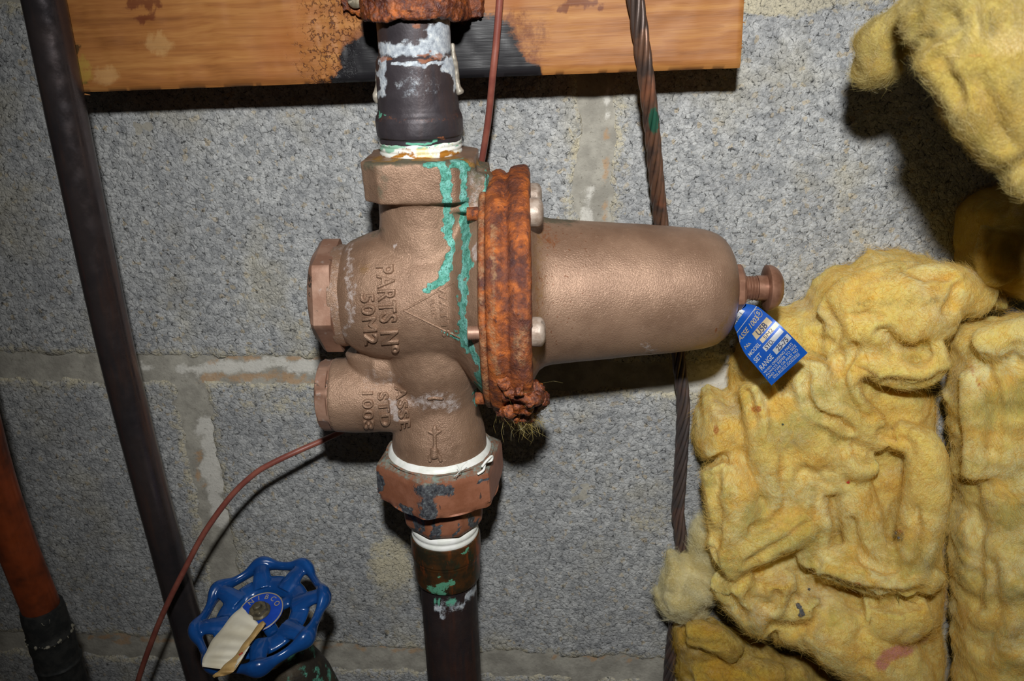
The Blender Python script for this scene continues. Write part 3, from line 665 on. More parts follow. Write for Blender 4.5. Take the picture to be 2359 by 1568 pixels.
for (x_, y_, r_) in [(1070, 400, 44), (1100, 425, 44), (1060, 450, 50), (1115, 470, 50)]:
    c_ = vp(x_, y_, .004); r_ = rp(r_, c_); parts.append(lathe(c_ - EA * r_, EA, [(0, r_ * .2), (r_ * .3, r_ * .72), (r_, r_), (r_ * 1.7, r_ * .72), (r_ * 2, r_ * .2)], 20))
w0, w1 = vp(1020, 388), vp(1128, 470); parts.append(boxm((w0 + w1) / 2, (EUn, ENn, EAn), (abs((w1 - w0).dot(EU)) / 2, .016, abs((w1 - w0).dot(EA)) / 2)))
# strainer boss and inlet neck
sa, sb = vp(772, 909), vp(1000, 905); parts.append(lathe(sa, sb - sa, [(0, rp(86, sa)), ((sb - sa).length * .3, rp(87, sa)), ((sb - sa).length, rp(88, sb))], n=56))
parts.append(lathe(*down_prof([(760, 120), (830, 112), (880, 96), (915, 88), (950, 96), (985, 105), (1015, 108), (1050, 108), (1110, 108)]), n=56))
fa, fb = vp(848, 838, .004), vp(1068, 838, .004); parts.append(lathe(fa, fb - fa, [(0, .006), (.004, .0105), ((fb - fa).length - .004, .0115), ((fb - fa).length, .006)], n=32))
rk = vp(880, 850); parts.append(lathe(vp(850, 790), vp(900, 900) - vp(850, 790), [(0, .012), (.02, .012)], n=24))
V, Fc = join(parts); V, Fc, N = remesh(V, Fc, .75, 18, .5)
V = V + N * (fbm(V, 9, 3, 50) * .00022 + fbm(V, 2.0, 2, 51) * .00006)[:, None]
bodyV, bodyF = V, Fc; BVH = BVHTree.FromPolygons([tuple(v) for v in V], [tuple(int(i) for i in f) for f in Fc])
q = wproj(V); fr = (N @ ENn) > -.15
G = [([(985, 388), (1012, 386), (1024, 396), (1022, 430), (1025, 470)], 11), ([(1025, 470), (1027, 540), (1029, 580), (1030, 640), (1020, 655), (1000, 664), (984, 670)], 10), ([(1066, 376), (1068, 440), (1066, 480), (1070, 540), (1071, 600), (1066, 640)], 9.5),
     ([(1066, 640), (1064, 700), (1063, 760), (1072, 800), (1090, 825), (1112, 860), (1122, 908)], 9.5), ([(1112, 860), (1121, 905)], 16), ([(1030, 765), (1062, 782)], 5), ([(1092, 915), (1096, 930)], 6), ([(1040, 380), (1075, 378)], 8), ([(1125, 400), (1120, 450)], 8)]
green = np.maximum.reduce([stroke(q, p_, w, .45) for p_, w in G]) * fr
grime = np.maximum.reduce([stroke(q, [(850, 368), (960, 378), (1060, 380), (1120, 376)], 13, .9), blobm(q, (1105, 420), 60, 75) * .7, blobm(q, (1080, 385), 70, 22) * .8, stroke(q, [(880, 380), (890, 450)], 12, .9) * .6, stroke(q, [(800, 552), (870, 530)], 10, .9) * .7]) * fr
lime = np.maximum.reduce([blobm(q, (1095, 440), 36, 80) * .5, blobm(q, (905, 570), 7, 9), stroke(q, [(1090, 600), (1100, 560)], 9) * .8, stroke(q, [(960, 925), (1040, 930)], 22, .9) * .75, blobm(q, (912, 935), 24, 26) * .8, blobm(q, (880, 870), 60, 24) * .42, blobm(q, (925, 960), 14, 9), stroke(q, [(800, 560), (808, 690), (800, 780)], 7, .9) * .7])
ochre = np.maximum.reduce([blobm(q, (836, 622), 22, 24) * .5, stroke(q, [(1128, 400), (1128, 900)], 6, .9) * .7, stroke(q, [(870, 362), (1060, 366), (1120, 372)], 6, .9)]) * fr
rust = np.maximum.reduce([stroke(q, [(850, 362), (970, 372), (1060, 364)], 5, .9), stroke(q, [(1130, 395), (1150, 388)], 9)]) * fr
body = mk('body', V, Fc, M['bronze'], valve, None, dict(green=green, grime=grime, lime=lime, ochre=ochre, rust=rust, speck=np.zeros(len(V))))
def onbody(x, y, h=0.0):
    r = ray(x, y).normalized(); hit, nn, _, _ = BVH.ray_cast(CP, r)
    if hit is None: hit = vp(x, y, .02); nn = Vector(EN)
    return np.array(hit + nn * h)
za = dict(green=0, grime=0, lime=0, ochre=0, rust=0, speck=0)
def attrs0(n, **kw): return {k: np.full(n, kw.get(k, 0.0)) for k in za}
def raised_text(s, a, b, hpx, h=.0012, mat=None, bold=.02):
    """cast letters: baseline runs from photo point a to b, cap height hpx"""
    T, Ft = textmesh(s, 1.0, .055, .03, 1.12, bold=-.015); a, b = np.array(a, float), np.array(b, float); L = np.linalg.norm(b - a); d = (b - a) / L; up_ = np.array([d[1], -d[0]])
    x0, x1 = T[:, 0].min(), T[:, 0].max(); cap = .70; zr = T[:, 2].max()
    out = []
    for x, y, z_ in T:
        p = a + d * ((x - x0) / (x1 - x0) * L) + up_ * (y / cap * hpx); out.append(onbody(p[0], p[1], h * (z_ / zr) if z_ > 0 else -.0006))
    V = np.array(out); mk('raised_lettering', V, Ft, M['bronze'], body, 60, attrs0(len(V), lime=.15))
raised_text('PARTS N\u00ba', (868, 612), (882, 812), 38)
raised_text('50M2', (832, 676), (843, 792), 29)
raised_text('ASSE', (911, 889), (922, 986), 24)
raised_text('STD', (870, 904), (878, 980), 24)
raised_text('1003', (835, 902), (838, 986), 24)
raised_text('WATTS', (1008, 656), (1020, 776), 17, .0004, bold=0)
raised_text('REG', (990, 690), (996, 735), 10, .0003, bold=0)
def ridge(pts, w, h=.0003, name='raised_mark', sub=6):
    P = []
    for (x0, y0), (x1, y1) in zip(pts[:-1], pts[1:]):
        for t in np.linspace(0, 1, sub, endpoint=False): P.append(onbody(x0 + (x1 - x0) * t, y0 + (y1 - y0) * t, h))
    P.append(onbody(*pts[-1], h)); return sweep(np.array(P), np.array(w if not np.isscalar(w) else [w] * len(P)) * MM, 8)
V, Fc = join([ridge([(1046, 650), (930, 715), (1060, 779)], .5, -.00018, sub=14)]); mk('raised_mark', V, Fc, M['bronze'], body, 60, attrs0(len(V)))
V, Fc = ridge([(984, 919), (1000, 916), (1022, 919)], [.3] + [.8] * 11 + [.3], .0); mk('raised_mark', V, Fc, M['bronze'], body, 60, attrs0(len(V)))
V, Fc = join([ridge([(987, 992), (996, 998), (1002, 980)], .75), ridge([(1002, 980), (1006, 998), (1016, 990)], .75), ridge([(1001, 985), (1002, 1030)], .95), ridge([(1002, 1026), (1001, 1036), (1001, 1047), (1001, 1054)], [1.0] * 4 + [1.9] * 12 + [1.6] * 3, sub=6), ridge([(998, 1040), (990, 1054), (991, 1062)], 1.0), ridge([(1005, 1040), (1014, 1054), (1015, 1062)], 1.0)])
V, Fc, N = remesh(V, Fc, .3, 3); mk('raised_arrow', V, Fc, M['bronze'], body, None, attrs0(len(V)))

# flange: thin bronze body rim, rusted bonnet rim
def flange(name, rows, mat, n, bulge, attrsf):
    p0, d, pr = side_prof(rows); pr2 = []
    for a, b_ in zip(pr[:-1], pr[1:]):
        m_ = max(1, int(np.hypot(a[0] - b_[0], a[1] - b_[1]) / .0009))
        for t in np.linspace(0, 1, m_, endpoint=False): pr2.append((a[0]*(1-t)+b_[0]*t, a[1]*(1-t)+b_[1]*t))
    V, Fc = lathe(p0, d, pr2 + [pr[-1]], n); ax = np.array(d); rv = V - np.array(p0) - ((V - np.array(p0)) @ ax)[:, None] * ax; rl = np.linalg.norm(rv, axis=1)[:, None] + 1e-9
    k = sstep(.030, .042, rl[:, 0])
    V = V + rv / rl * ((fbm(V, 8, 4, 61) * bulge + np.abs(fbm(V, 3, 3, 62)) * bulge * .5) * k)[:, None] + ax * (fbm(V, 5, 3, 63) * bulge * .35 * k)[:, None]
    return mk(name, V, Fc, mat, valve, None, attrsf(V))
flange('body_rim', [(1116, 60), (1116, 248), (1119, 260), (1123, 264), (1129, 264), (1132, 262), (1133, 60)], M['rust'], 200, .00022, lambda V: dict(bare=np.full(len(V), .5)))
def barea(V):
    q = wproj(V); return dict(bare=np.maximum.reduce([stroke(q, [(1135, 520), (1128, 700), (1140, 880)], 12, .9) * .55, blobm(q, (1200, 800), 26, 70) * .48, blobm(q, (1190, 720), 20, 40) * .4]))
flange('bonnet_rim', [(1132, 60), (1132, 260), (1136, 268), (1146, 274), (1158, 277), (1166, 274), (1172, 270), (1178, 272), (1184, 280), (1196, 285), (1212, 285), (1221, 281), (1225, 272), (1225, 60)], M['rust'], 220, .0010, barea)
# rust scale caked on the lower front of the flange
ps = []
rr_ = random.Random(5)
fcx = ax_at(1185); upv = (EA - AX * EA.dot(AX)).normalized(); frv = AX.cross(upv)
if frv.dot(EN) < 0: frv = -frv
def rimp(x, a, r): c_ = ax_at(x); return c_ + (frv * cos(radians(a)) + upv * sin(radians(a))) * rp(r, c_)
for k in range(46):
    t = rr_.random(); a = -24 - 52 * t; x = rr_.uniform(1168 - 24 * t, 1214 + 12 * t); c = rimp(x, a, rr_.uniform(266, 288)); r_ = rr_.uniform(1.6, 3.4) * MM
    ps.append(lathe(c - Vector((0, 0, r_)), (rr_.uniform(-.6, .6), rr_.uniform(-.6, .6), 1), [(0, r_ * .3), (r_ * .5, r_ * .9), (r_ * 1.2, r_), (r_ * 2, r_ * .3)], 10))
for k in range(16):
    c = rimp(rr_.uniform(1222, 1246), rr_.uniform(-66, -42), rr_.uniform(232, 268)); r_ = rr_.uniform(2.2, 3.8) * MM; ps.append(lathe(c - Vector((0, 0, r_)), (0, 0, 1), [(0, r_ * .3), (r_ * .5, r_ * .9), (r_ * 1.2, r_), (r_ * 2, r_ * .3)], 10))
V, Fc = join(ps); V, Fc, N = remesh(V, Fc, .6, 2); V = V + N * (fbm(V, 5, 4, 90) * .0013 + fbm(V, 1.8, 3, 91) * .0006)[:, None]
scale = mk('rust_scale', V, Fc, M['wet'], valve, None)
hm = 1 - sstep(rimp(1190, -70, 285).z, rimp(1190, -50, 285).z, V[:, 2]) + .01
Vh, Fh = hairs(V, Fc, 500, 6, .08, 1.1, 3, flow=(0.3, 0, -1.2), mask=hm); mk('fibre_fuzz', Vh, Fh, M['fibp'], scale, None)['kind'] = 'stuff'

# bolts round the flange
def slotted(p, d, rad, hgt, slotdir, dome=.5, pw=.7):
    prof = [(-.004, rad * .55), (0, rad * .55), (0, rad * .96), (.0002, rad), (hgt * .55, rad)]
    for k in range(1, 9): a = k / 8 * pi / 2; prof.append((hgt * .55 + hgt * dome * sin(a), max(rad * cos(a) ** pw, rad * .04)))
    V, Fc = lathe(p, d, prof, 40); u, v, w_ = basis(d); sd = Vector(slotdir); sd = (sd - w_ * sd.dot(w_)).normalized(); sn = w_.cross(sd)
    top = hgt * (.55 + dome); cv, cf = boxm(Vector(p) + w_ * top, (np.array(sd), np.array(sn), np.array(w_)), (rad * 1.3, rad * .13, max(hgt * .34, top * .16))); return boolcut(V, Fc, cv, cf)
fc = ax_at(1225); RB = rp(243, fc)
bolts = [(-1, 0), (61, 1), (128, 2), (180, 3), (241, 4), (300, 5)]
for a, k in bolts:
    o_ = frv * cos(radians(a)) * RB + upv * sin(radians(a)) * RB
    V, Fc = slotted(ax_at(1224) + o_, AX, .0058, .0055, frv * .5 + upv, .45); hd = mk('flange_bolt', V, Fc, M['wet'] if k == 5 else M['screw'], valve, 35)
    sh = [(0, .0026)] + [(i * .0004, .0026 + .00022 * (i % 2)) for i in range(1, 16)] + [(.0064, .002)]
    V, Fc = lathe(ax_at(1116) - AX * .0042 + o_, AX, sh, 20); mk('bolt_shank', V, Fc, M['rust'] if k else M['plug'], hd, 60, dict(bare=np.zeros(len(V))))

# spring bonnet
rows = [(1222, 210), (1226, 206), (1232, 192), (1240, 180), (1252, 172), (1268, 168), (1300, 165), (1350, 161), (1400, 157), (1450, 153), (1500, 149), (1550, 145), (1590, 141.5), (1615, 138), (1634, 133), (1650, 126), (1663, 116), (1674, 102), (1682, 86), (1688, 66), (1691, 45), (1692, 20)]
p0, d, pr = side_prof(rows); pr2 = []
for a, b_ in zip(pr[:-1], pr[1:]):
    m_ = max(1, int(np.hypot(a[0] - b_[0], a[1] - b_[1]) / .0012))
    for t in np.linspace(0, 1, m_, endpoint=False): pr2.append((a[0]*(1-t)+b_[0]*t, a[1]*(1-t)+b_[1]*t))
V, Fc = lathe(p0, d, pr2 + [pr[-1]], 128); ax = np.array(AX); rv = V - np.array(p0) - ((V - np.array(p0)) @ ax)[:, None] * ax; V = V + rv / (np.linalg.norm(rv, axis=1)[:, None] + 1e-9) * (fbm(V, 26, 3, 55) * .0003)[:, None]
q = wproj(V); n0 = len(V)
mk('bonnet', V, Fc, M['bonnet'], valve, 50, dict(green=np.zeros(n0), lime=np.maximum(blobm(q, (1490, 797), 12, 5), 0) * .8, grime=stroke(q, [(1250, 500), (1330, 508)], 12, .9) * .9,
    ochre=np.maximum.reduce([stroke(q, [(1240, 520), (1236, 640), (1240, 860)], 24, .9) * .5, stroke(q, [(1600, 800), (1660, 785), (1682, 720)], 8, .9) * .6]), rust=np.maximum.reduce([stroke(q, [(1240, 520), (1275, 560)], 26, .9) * .66, stroke(q, [(1238, 640), (1240, 840)], 20, .9) * .5, blobm(q, (1655, 755), 5, 8), blobm(q, (1642, 770), 4, 4), blobm(q, (1235, 850), 30, 30) * .8]), speck=(1 - sstep(1230, 1560, q[:, 0]))))
# lock nut, adjusting screw
n0_ = ax_at(1688); V, Fc = lathe(n0_, AX, [(0, .0096), (0, .0108), (.0030, .0108), (.0040, .0098), (.0040, .004)], 48, (6, .35)); mk('lock_nut', V, Fc, M['adj'], valve, 30)
s0 = ax_at(1690); L_ = (ax_at(1764) - s0).length; th_ = []
for k in range(11): th_ += [(L_ * k / 11, .0047), (L_ * (k + .35) / 11, .0054), (L_ * (k + .55) / 11, .0054), (L_ * (k + .9) / 11, .0047)]
V, Fc = lathe(s0, AX, [(-.001, .0047)] + th_ + [(L_ + .002, .0052)], 40); adj = mk('adjusting_screw', V, Fc, M['adj'], valve, 50)
V, Fc = slotted(ax_at(1764), AX, .0100, .0016, frv + upv * .25, 4.0, .85); mk('screw_head', V, Fc, M['adj'], adj, 35)
# left hex plug and strainer plug
p_ = ax_at(742); V, Fc = lathe(p_, AX, [(-.0016, .013), (-.0013, .0195), (0, .0238, (6, .22, .0238 * .985)), (.0016, .0252, (6, .22)), (.0088, .0252, (6, .22)), (.0092, .0215), (.0125, .0205), (.0150, .0205)], 96, None, ref=frv); mk('hex_plug', V, Fc, M['plug'], valve, 28)
p_ = ax_at(778); V, Fc = lathe(p_, AX, [(0, .015), (0, .0212), (.0006, .0222), (.0032, .0224), (.0062, .0218), (.0085, .0205)], 72); V = V + np.array(AX) * 0; mk('plug_collar', V, Fc, M['bronze'], valve, 40, attrs0(len(V), lime=.42))
sd_ = (sb - sa).normalized(); p_ = vp(745, 909); V, Fc = lathe(p_, sd_, [(-.0012, .008), (-.0010, .0130), (0, .0158), (.0008, .0168, (8, .30)), (.0046, .0168, (8, .30)), (.0054, .0166), (.0075, .0164)], 96, None, ref=frv); mk('strainer_plug', V, Fc, M['plug'], valve, 26)
# union nut with tape bead, tail piece
rows = [(1030, 104), (1031, 124), (1035, 134, (6, radians(-81), rp(140, pa(1050)))), (1040, 147, (6, radians(-81), rp(146, pa(1060)))), (1050, 150, (6, radians(-81))), (1108, 150, (6, radians(-81))), (1116, 147, (6, radians(-81), rp(143, pa(1130)))), (1119, 130), (1120, 60)]
p0, d, pr = down_prof(rows); pr2 = []
for a, b_ in zip(pr[:-1], pr[1:]):
    m_ = 14 if abs(a[0] - b_[0]) > .008 else 1
    for t in np.linspace(0, 1, m_, endpoint=False): pr2.append((a[0]*(1-t)+b_[0]*t, a[1]*(1-t)+b_[1]*t) + (tuple(b_[2:]) if len(b_) > 2 and (t > 0 or len(a) > 2) else tuple(a[2:])))
V, Fc = lathe(p0, d, pr2 + [pr[-1]], 192, None, ref=EU); q = wproj(V); top = ((V - np.array(pa(1046))) @ EAn > 0) * 1.0
mk('union_nut', V, Fc, M['union'], valve, 28, dict(green=top * .62, chip=np.maximum.reduce([stroke(q, [(970, 1130), (985, 1190)], 16, .9), stroke(q, [(970, 1128), (1030, 1125)], 14, .9), stroke(q, [(1105, 1108), (1125, 1105)], 6), stroke(q, [(880, 1090), (880, 1130)], 5), stroke(q, [(930, 1175), (950, 1185)], 8), stroke(q, [(1040, 1118), (1048, 1135)], 4) * .8])))
rows = [(1108, 80), (1110, 97), (1130, 97), (1150, 96.5), (1166, 95.5), (1182, 93), (1191, 87), (1196, 78), (1197, 50)]
p0, d, pr = down_prof(rows); pr2 = []
for a, b_ in zip(pr[:-1], pr[1:]):
    for t in np.linspace(0, 1, 5, endpoint=False): pr2.append((a[0]*(1-t)+b_[0]*t, a[1]*(1-t)+b_[1]*t, (8, .3, (a[1]*(1-t)+b_[1]*t) * .985)))
V, Fc = lathe(p0, d, pr2 + [pr[-1]], 96, None, ref=EU); q = wproj(V)
mk('tail_piece', V, Fc, M['union'], valve, 30, dict(green=np.zeros(len(V)), chip=np.maximum.reduce([stroke(q, [(968, 1195), (970, 1240)], 5), stroke(q, [(1000, 1205), (1000, 1250)], 5), stroke(q, [(1012, 1215), (1014, 1245)], 7), stroke(q, [(938, 1190), (955, 1230)], 9), stroke(q, [(1062, 1210), (1060, 1240)], 5), stroke(q, [(1090, 1190), (1095, 1215)], 9)])))
rows = [(1018, 100), (1021, 110), (1026, 114), (1031, 118), (1036, 119), (1041, 114), (1042, 100)]
p0, d, pr = down_prof(rows); V, Fc = lathe(p0, d, pr, 96); c_ = np.array(pa(1032)); rv = V - c_; V = V + rv * (fbm(V, 6, 3, 33) * .012)[:, None]; mk('joint_sealant', V, Fc, M['cleantape'], valve, 60)
def thread(pts, r_, name='tape_strand'):
    P = crom([onbody(x, y, h) if on else vp(x, y, h) for x, y, h, on in pts], None, 6); V, Fc = sweep(P, r_ * MM, 6); mk(name, V, Fc, M['cleantape'], valve, None)
thread([(980, 1092, .001, 1), (985, 1080, .0012, 1), (1005, 1081, .001, 1), (1012, 1082, .001, 1)], .12)
thread([(1045, 1098, .028, 0), (1060, 1085, .029, 0), (1064, 1075, .029, 0), (1075, 1064, .028, 0)], .16); thread([(1050, 1100, .028, 0), (1058, 1082, .029, 0), (1052, 1070, .029, 0)], .12)
P = crom([vp(x, y, n_) for x, y, n_ in [(1100, 1092, .022), (1114, 1082, .021), (1118, 1066, .020), (1132, 1060, .018), (1133, 1050, .018), (1120, 1062, .021), (1110, 1075, .022)]], None, 6); V, Fc = sweep(P, .0006, 8); mk('tape_strand', V, Fc, M['cleantape'], valve, None)

# ------------------------------------------------------------------ clamp on the board
clamp = empty('pipe_clamp', at(935, 45, 40), 'heavily rusted orange strap clamp holding the copper pipe to the board', 'clamp')
pc = pa(20); ctr = np.array([pc.x, pc.y, 0]); zt, zb = at(935, -110, 60).z, at(935, 44, 78).z
e0, e1 = at(812, 20, 42), at(1052, 20, 42); R_ = .0172; path = []
path += [(e0.x - .004, -.0405), (ctr[0] - R_ - .006, -.0410), (ctr[0] - R_ - .001, -.046)]
for k in range(0, 13): a = pi - k * pi / 12; path.append((ctr[0] + R_ * cos(a), ctr[1] - R_ * sin(a)))
path += [(ctr[0] + R_ + .001, -.046), (ctr[0] + R_ + .006, -.0410), (e1.x + .002, -.0405)]
P = crom([(x, y, 0) for x, y in path], None, 5); nP = len(P); T = np.gradient(P, axis=0); T /= np.linalg.norm(T, axis=1)[:, None]; Nn = np.stack([T[:, 1], -T[:, 0], 0 * T[:, 0]], 1); ps = []
V = []; 
for zz in np.linspace(0, 1, 30):
    for side in (.0020, -.0004):
        zz_ = zb + (zt - zb) * zz; edge = np.clip((ctr[0] - R_ - .002 - P[:, 0]) / .012, 0, 1); o_ = P + Nn * side; o_[:, 2] = zz_ + (1 - zz) * (edge * .004); V.append(o_)
V = np.array(V).reshape(30, 2, nP, 3); vv = V.reshape(-1, 3); Fc = []
I = lambda a, s, c: (a * 2 + s) * nP + c
for a in range(29):
    for c in range(nP - 1): Fc += [(I(a,0,c), I(a,0,c+1), I(a+1,0,c+1), I(a+1,0,c)), (I(a,1,c), I(a+1,1,c), I(a+1,1,c+1), I(a,1,c+1))]
    for c in (0, nP - 1): Fc.append((I(a,0,c), I(a+1,0,c), I(a+1,1,c), I(a,1,c)))
for c in range(nP - 1):
    for a in (0, 29): Fc.append((I(a,0,c), I(a,1,c), I(a,1,c+1), I(a,0,c+1)))
V, Fc, N = remesh(vv, Fc, .6, 1); V = V + N * (fbm(V, 6, 4, 80) * .0013 + np.abs(fbm(V, 2.2, 3, 81)) * .0008)[:, None]
mk('strap', V, Fc, M['wet'], clamp, None)
for x, y in ((820, -1), (1060, -8)):
    pz = at(x, y, 44.5); V, Fc = slotted(pz, Vector((0, -1, 0)), .0034, .0016, (1, 0, .4), .6); mk('screw', V, Fc, M['zinc'], clamp, 35)

# ================================================================== blue tag on the adjusting screw
tg = empty('metal_tag', vp(1715, 700, .004), 'small blue foil tag with silver printing, hanging from the adjusting screw', 'tag')
def cz(x, y): return (1580 + x / 4.6125, 560 + y / 4.6125)
TR = [((485, 830), (618, 640)), ((540, 950), (752, 668)), ((580, 1080), (862, 748)), ((640, 1190), (962, 832)), ((760, 1330), (1092, 955)), ((910, 1510), (1295, 1165))]
TT = [0, .15, .30, .46, .70, 1.0]; TN = [.003, .006, .010, .0135, .0165, .0185]
Lc = crom([np.array([*cz(*a), n_ * 1e4]) for (a, b_), n_ in zip(TR, TN)], None, 10); Rc = crom([np.array([*cz(*b_), n_ * 1e4]) for (a, b_), n_ in zip(TR, TN)], None, 10)
TS = np.interp(np.linspace(0, 5, len(Lc)), range(6), TT)
def tagp(s, t, off=0.0):
    a = np.array([np.interp(t, TS, Lc[:, k]) for k in range(3)]); b_ = np.array([np.interp(t, TS, Rc[:, k]) for k in range(3)]); p = a * (1 - s) + b_ * s
    return np.array(vp(p[0], p[1], p[2] * 1e-4 + .0016 * sin(pi * s) * (1 - t) + off))
ns, nt = 14, 44; V = []; 
for off in (0.0, -.00035):
    for i in range(nt + 1):
        for j in range(ns + 1): V.append(tagp(j / ns, i / nt, off))
n1 = (ns + 1) * (nt + 1); Fc = []
for i in range(nt):
    for j in range(ns):
        a = i * (ns + 1) + j; f = (a, a + ns + 1, a + ns + 2, a + 1); Fc += [f, tuple(n1 + k for k in reversed(f))]
for i in range(nt):
    for j in (0, ns): a = i * (ns + 1) + j; Fc.append((a, a + ns + 1, n1 + a + ns + 1, n1 + a))
for j in range(ns):
    for i in (0, nt): a = i * (ns + 1) + j; Fc.append((a, a + 1, n1 + a + 1, n1 + a))
sheet = mk('sheet', V, Fc, M['tagblue'], tg, 50, fixn=True)
def tagpatch(s0, s1, t0, t1, mat, name, off=.00012):
    V = []; Fc = []
    for i in range(7):
        for j in range(9): V.append(tagp(s0 + (s1 - s0) * j / 8, t0 + (t1 - t0) * i / 6, off))
    for i in range(6):
        for j in range(8): a = i * 9 + j; Fc.append((a, a + 9, a + 10, a + 1))
    mk(name, V, Fc, mat, sheet, None)
def tagtext(s, s0, s1, t, h, mat, off=.00022, bold=.012):
    T, Ft = textmesh(s, 1.0, bold=bold); x0, x1 = T[:, 0].min(), T[:, 0].max()
    mk('lettering', [tagp(s0 + (x - x0) / (x1 - x0) * (s1 - s0), t - y / .7 * h, off) for x, y, _ in T], Ft, mat, sheet, None)
# silver reflective top strip and border line
tagpatch(.0, .70, .005, .075, M['silver'], 'printed_strip'); tagpatch(0.0, 1.0, .148, .156, M['silver'], 'printed_line')
tagtext('No. 1', .15, .55, .075, .05, M['dark'])
tagtext('ASSE 1003', .0, .78, .27, .065, M['gold'])
P = [tagp(.86 + .09 * cos(a), .215 + .055 * sin(a), .0002) for a in np.linspace(0, 2 * pi, 28, endpoint=False)]; V, Fc = sweep(P, .00012, 6, closed=True); mk('printed_ring', V, Fc, M['gold'], sheet, None)
tagtext('S', .82, .90, .24, .05, M['gold'])
tagpatch(.40, .93, .325, .43, M['gold'], 'printed_panel'); tagpatch(.45, .98, .455, .53, M['gold'], 'printed_panel'); tagpatch(.38, .95, .57, .645, M['silver'], 'printed_panel'); tagpatch(.50, .97, .69, .765, M['silver'], 'printed_panel')
tagtext('No.', .07, .25, .41, .055, M['gold']); tagtext('MODEL', .05, .40, .525, .062, M['silver']); tagtext('SET', .06, .26, .645, .066, M['silver']); tagtext('RANGE', .05, .42, .765, .068, M['silver'])
tagtext('U5B', .50, .80, .422, .088, M['dark'], .0003, .03); tagtext('5M2', .55, .82, .522, .062, M['dark'], .0003, 0.0); tagtext('STD.', .42, .66, .638, .06, M['dark'], .0003, .02); tagtext('25-75', .58, .90, .757, .06, M['dark'], .0003, .02)
for s_, a, b_, t in [('WHEN ORDERING PARTS', .04, .90, .815), ('ALWAYS REFER TO SIZE', .04, .93, .853), ('AND TYPE OR PART NO', .04, .90, .891), ('ON BODY CASTING', .13, .86, .929)]: tagtext(s_, a, b_, t, .026, M['silver'])
tagpatch(.13, .86, .936, .941, M['silver'], 'printed_line')
P = crom([vp(1706, 706, .004), vp(1712, 697, .007), vp(1722, 692, .0045), vp(1726, 688, 0), vp(1716, 690, -.004)], None, 8); V, Fc = sweep(P, .0005, 8); mk('hanger_loop', V, Fc, M['solder'], tg, None)

# ================================================================== the pipes on the left
def longpipe(name, label, pts, rad, mat, seg=14, n=48):
    P = crom([at(*p) for p in pts], None, seg); o = empty(name, P[-1], label, 'pipe'); V, Fc = sweep(P, rad, n); mk('pipe', V, Fc, mat, o, 50); return o
longpipe('copper_pipe', 'long dull brown copper pipe slanting down the left side in front of the board', [(70, -140, 51), (100, 0, 50), (181, 400, 46), (265, 795, 42), (341, 1100, 38), (381, 1250, 36.5), (420, 1400, 35), (470, 1580, 34), (520, 1740, 33), (770, 2600, 33)], .0085, M['left'])
op = longpipe('copper_pipe', 'bright orange copper pipe with black coupling in the lower left corner', [(-200, 400, 72), (-85, 830, 71), (-20, 1080, 70), (40, 1260, 69), (104, 1422, 68), (150, 1560, 67), (205, 1720, 66), (480, 2600, 64)], .0092, M['orange'])
c0, c1 = Vector(at(95, 1394, 68)), Vector(at(158, 1600, 67)); Lg = (c1 - c0).length
rows = [(0, .0094), (.0002, .0103), (.004, .0107), (.010, .0108), (.0155, .0108), (.0175, .0114), (.0185, .0118), (.0200, .0114), (.023, .0112), (.030, .0112), (.036, .0111), (.0372, .0118), (.039, .0112), (.05, .0112), (Lg, .0112)]
pr2 = []
for a, b_ in zip(rows[:-1], rows[1:]):
    for t in np.linspace(0, 1, 4, endpoint=False): pr2.append((a[0]*(1-t)+b_[0]*t, a[1]*(1-t)+b_[1]*t))
V, Fc = lathe(c0, c1 - c0, pr2 + [rows[-1]], 64); V = V + (np.stack([fbm(V, 4, 3, 1), fbm(V, 4, 3, 2), fbm(V, 4, 3, 3)], 1)) * .00025; cpl = mk('coupling', V, Fc, M['coup'], op, 50)
dc = (c1 - c0).normalized(); ps = []; cc = c0 + dc * .0185; u_, v_, _ = basis(dc)
for k in range(60):
    a = random.uniform(0, 2 * pi); c_ = cc + (u_ * cos(a) + v_ * sin(a)) * .0114 + dc * random.gauss(0, .0008); r_ = random.uniform(.0004, .0012); ps.append(lathe(c_ - dc * r_, dc, [(0, r_ * .3), (r_, r_), (2 * r_, r_ * .3)], 7))
V, Fc = join(ps); V, Fc, N = remesh(V, Fc, .35, 1); mk('solder_crust', V, Fc, M['crust'], cpl, None)
e_ = c0 + dc * .004; fr_ = (CP - e_); fr_ = (fr_ - dc * fr_.dot(dc)).normalized(); sd_2 = dc.cross(fr_); P = [e_ + (fr_ * cos(a) + sd_2 * sin(a)) * .0108 + dc * b_ for a, b_ in [(-.15, -.001), (-.12, .0008), (0, .0014), (.14, .0010), (.20, -.0006)]]; V, Fc = sweep(crom(P, None, 6), .0002, 6); mk('solder_crust', V, Fc, M['crust'], cpl, None)

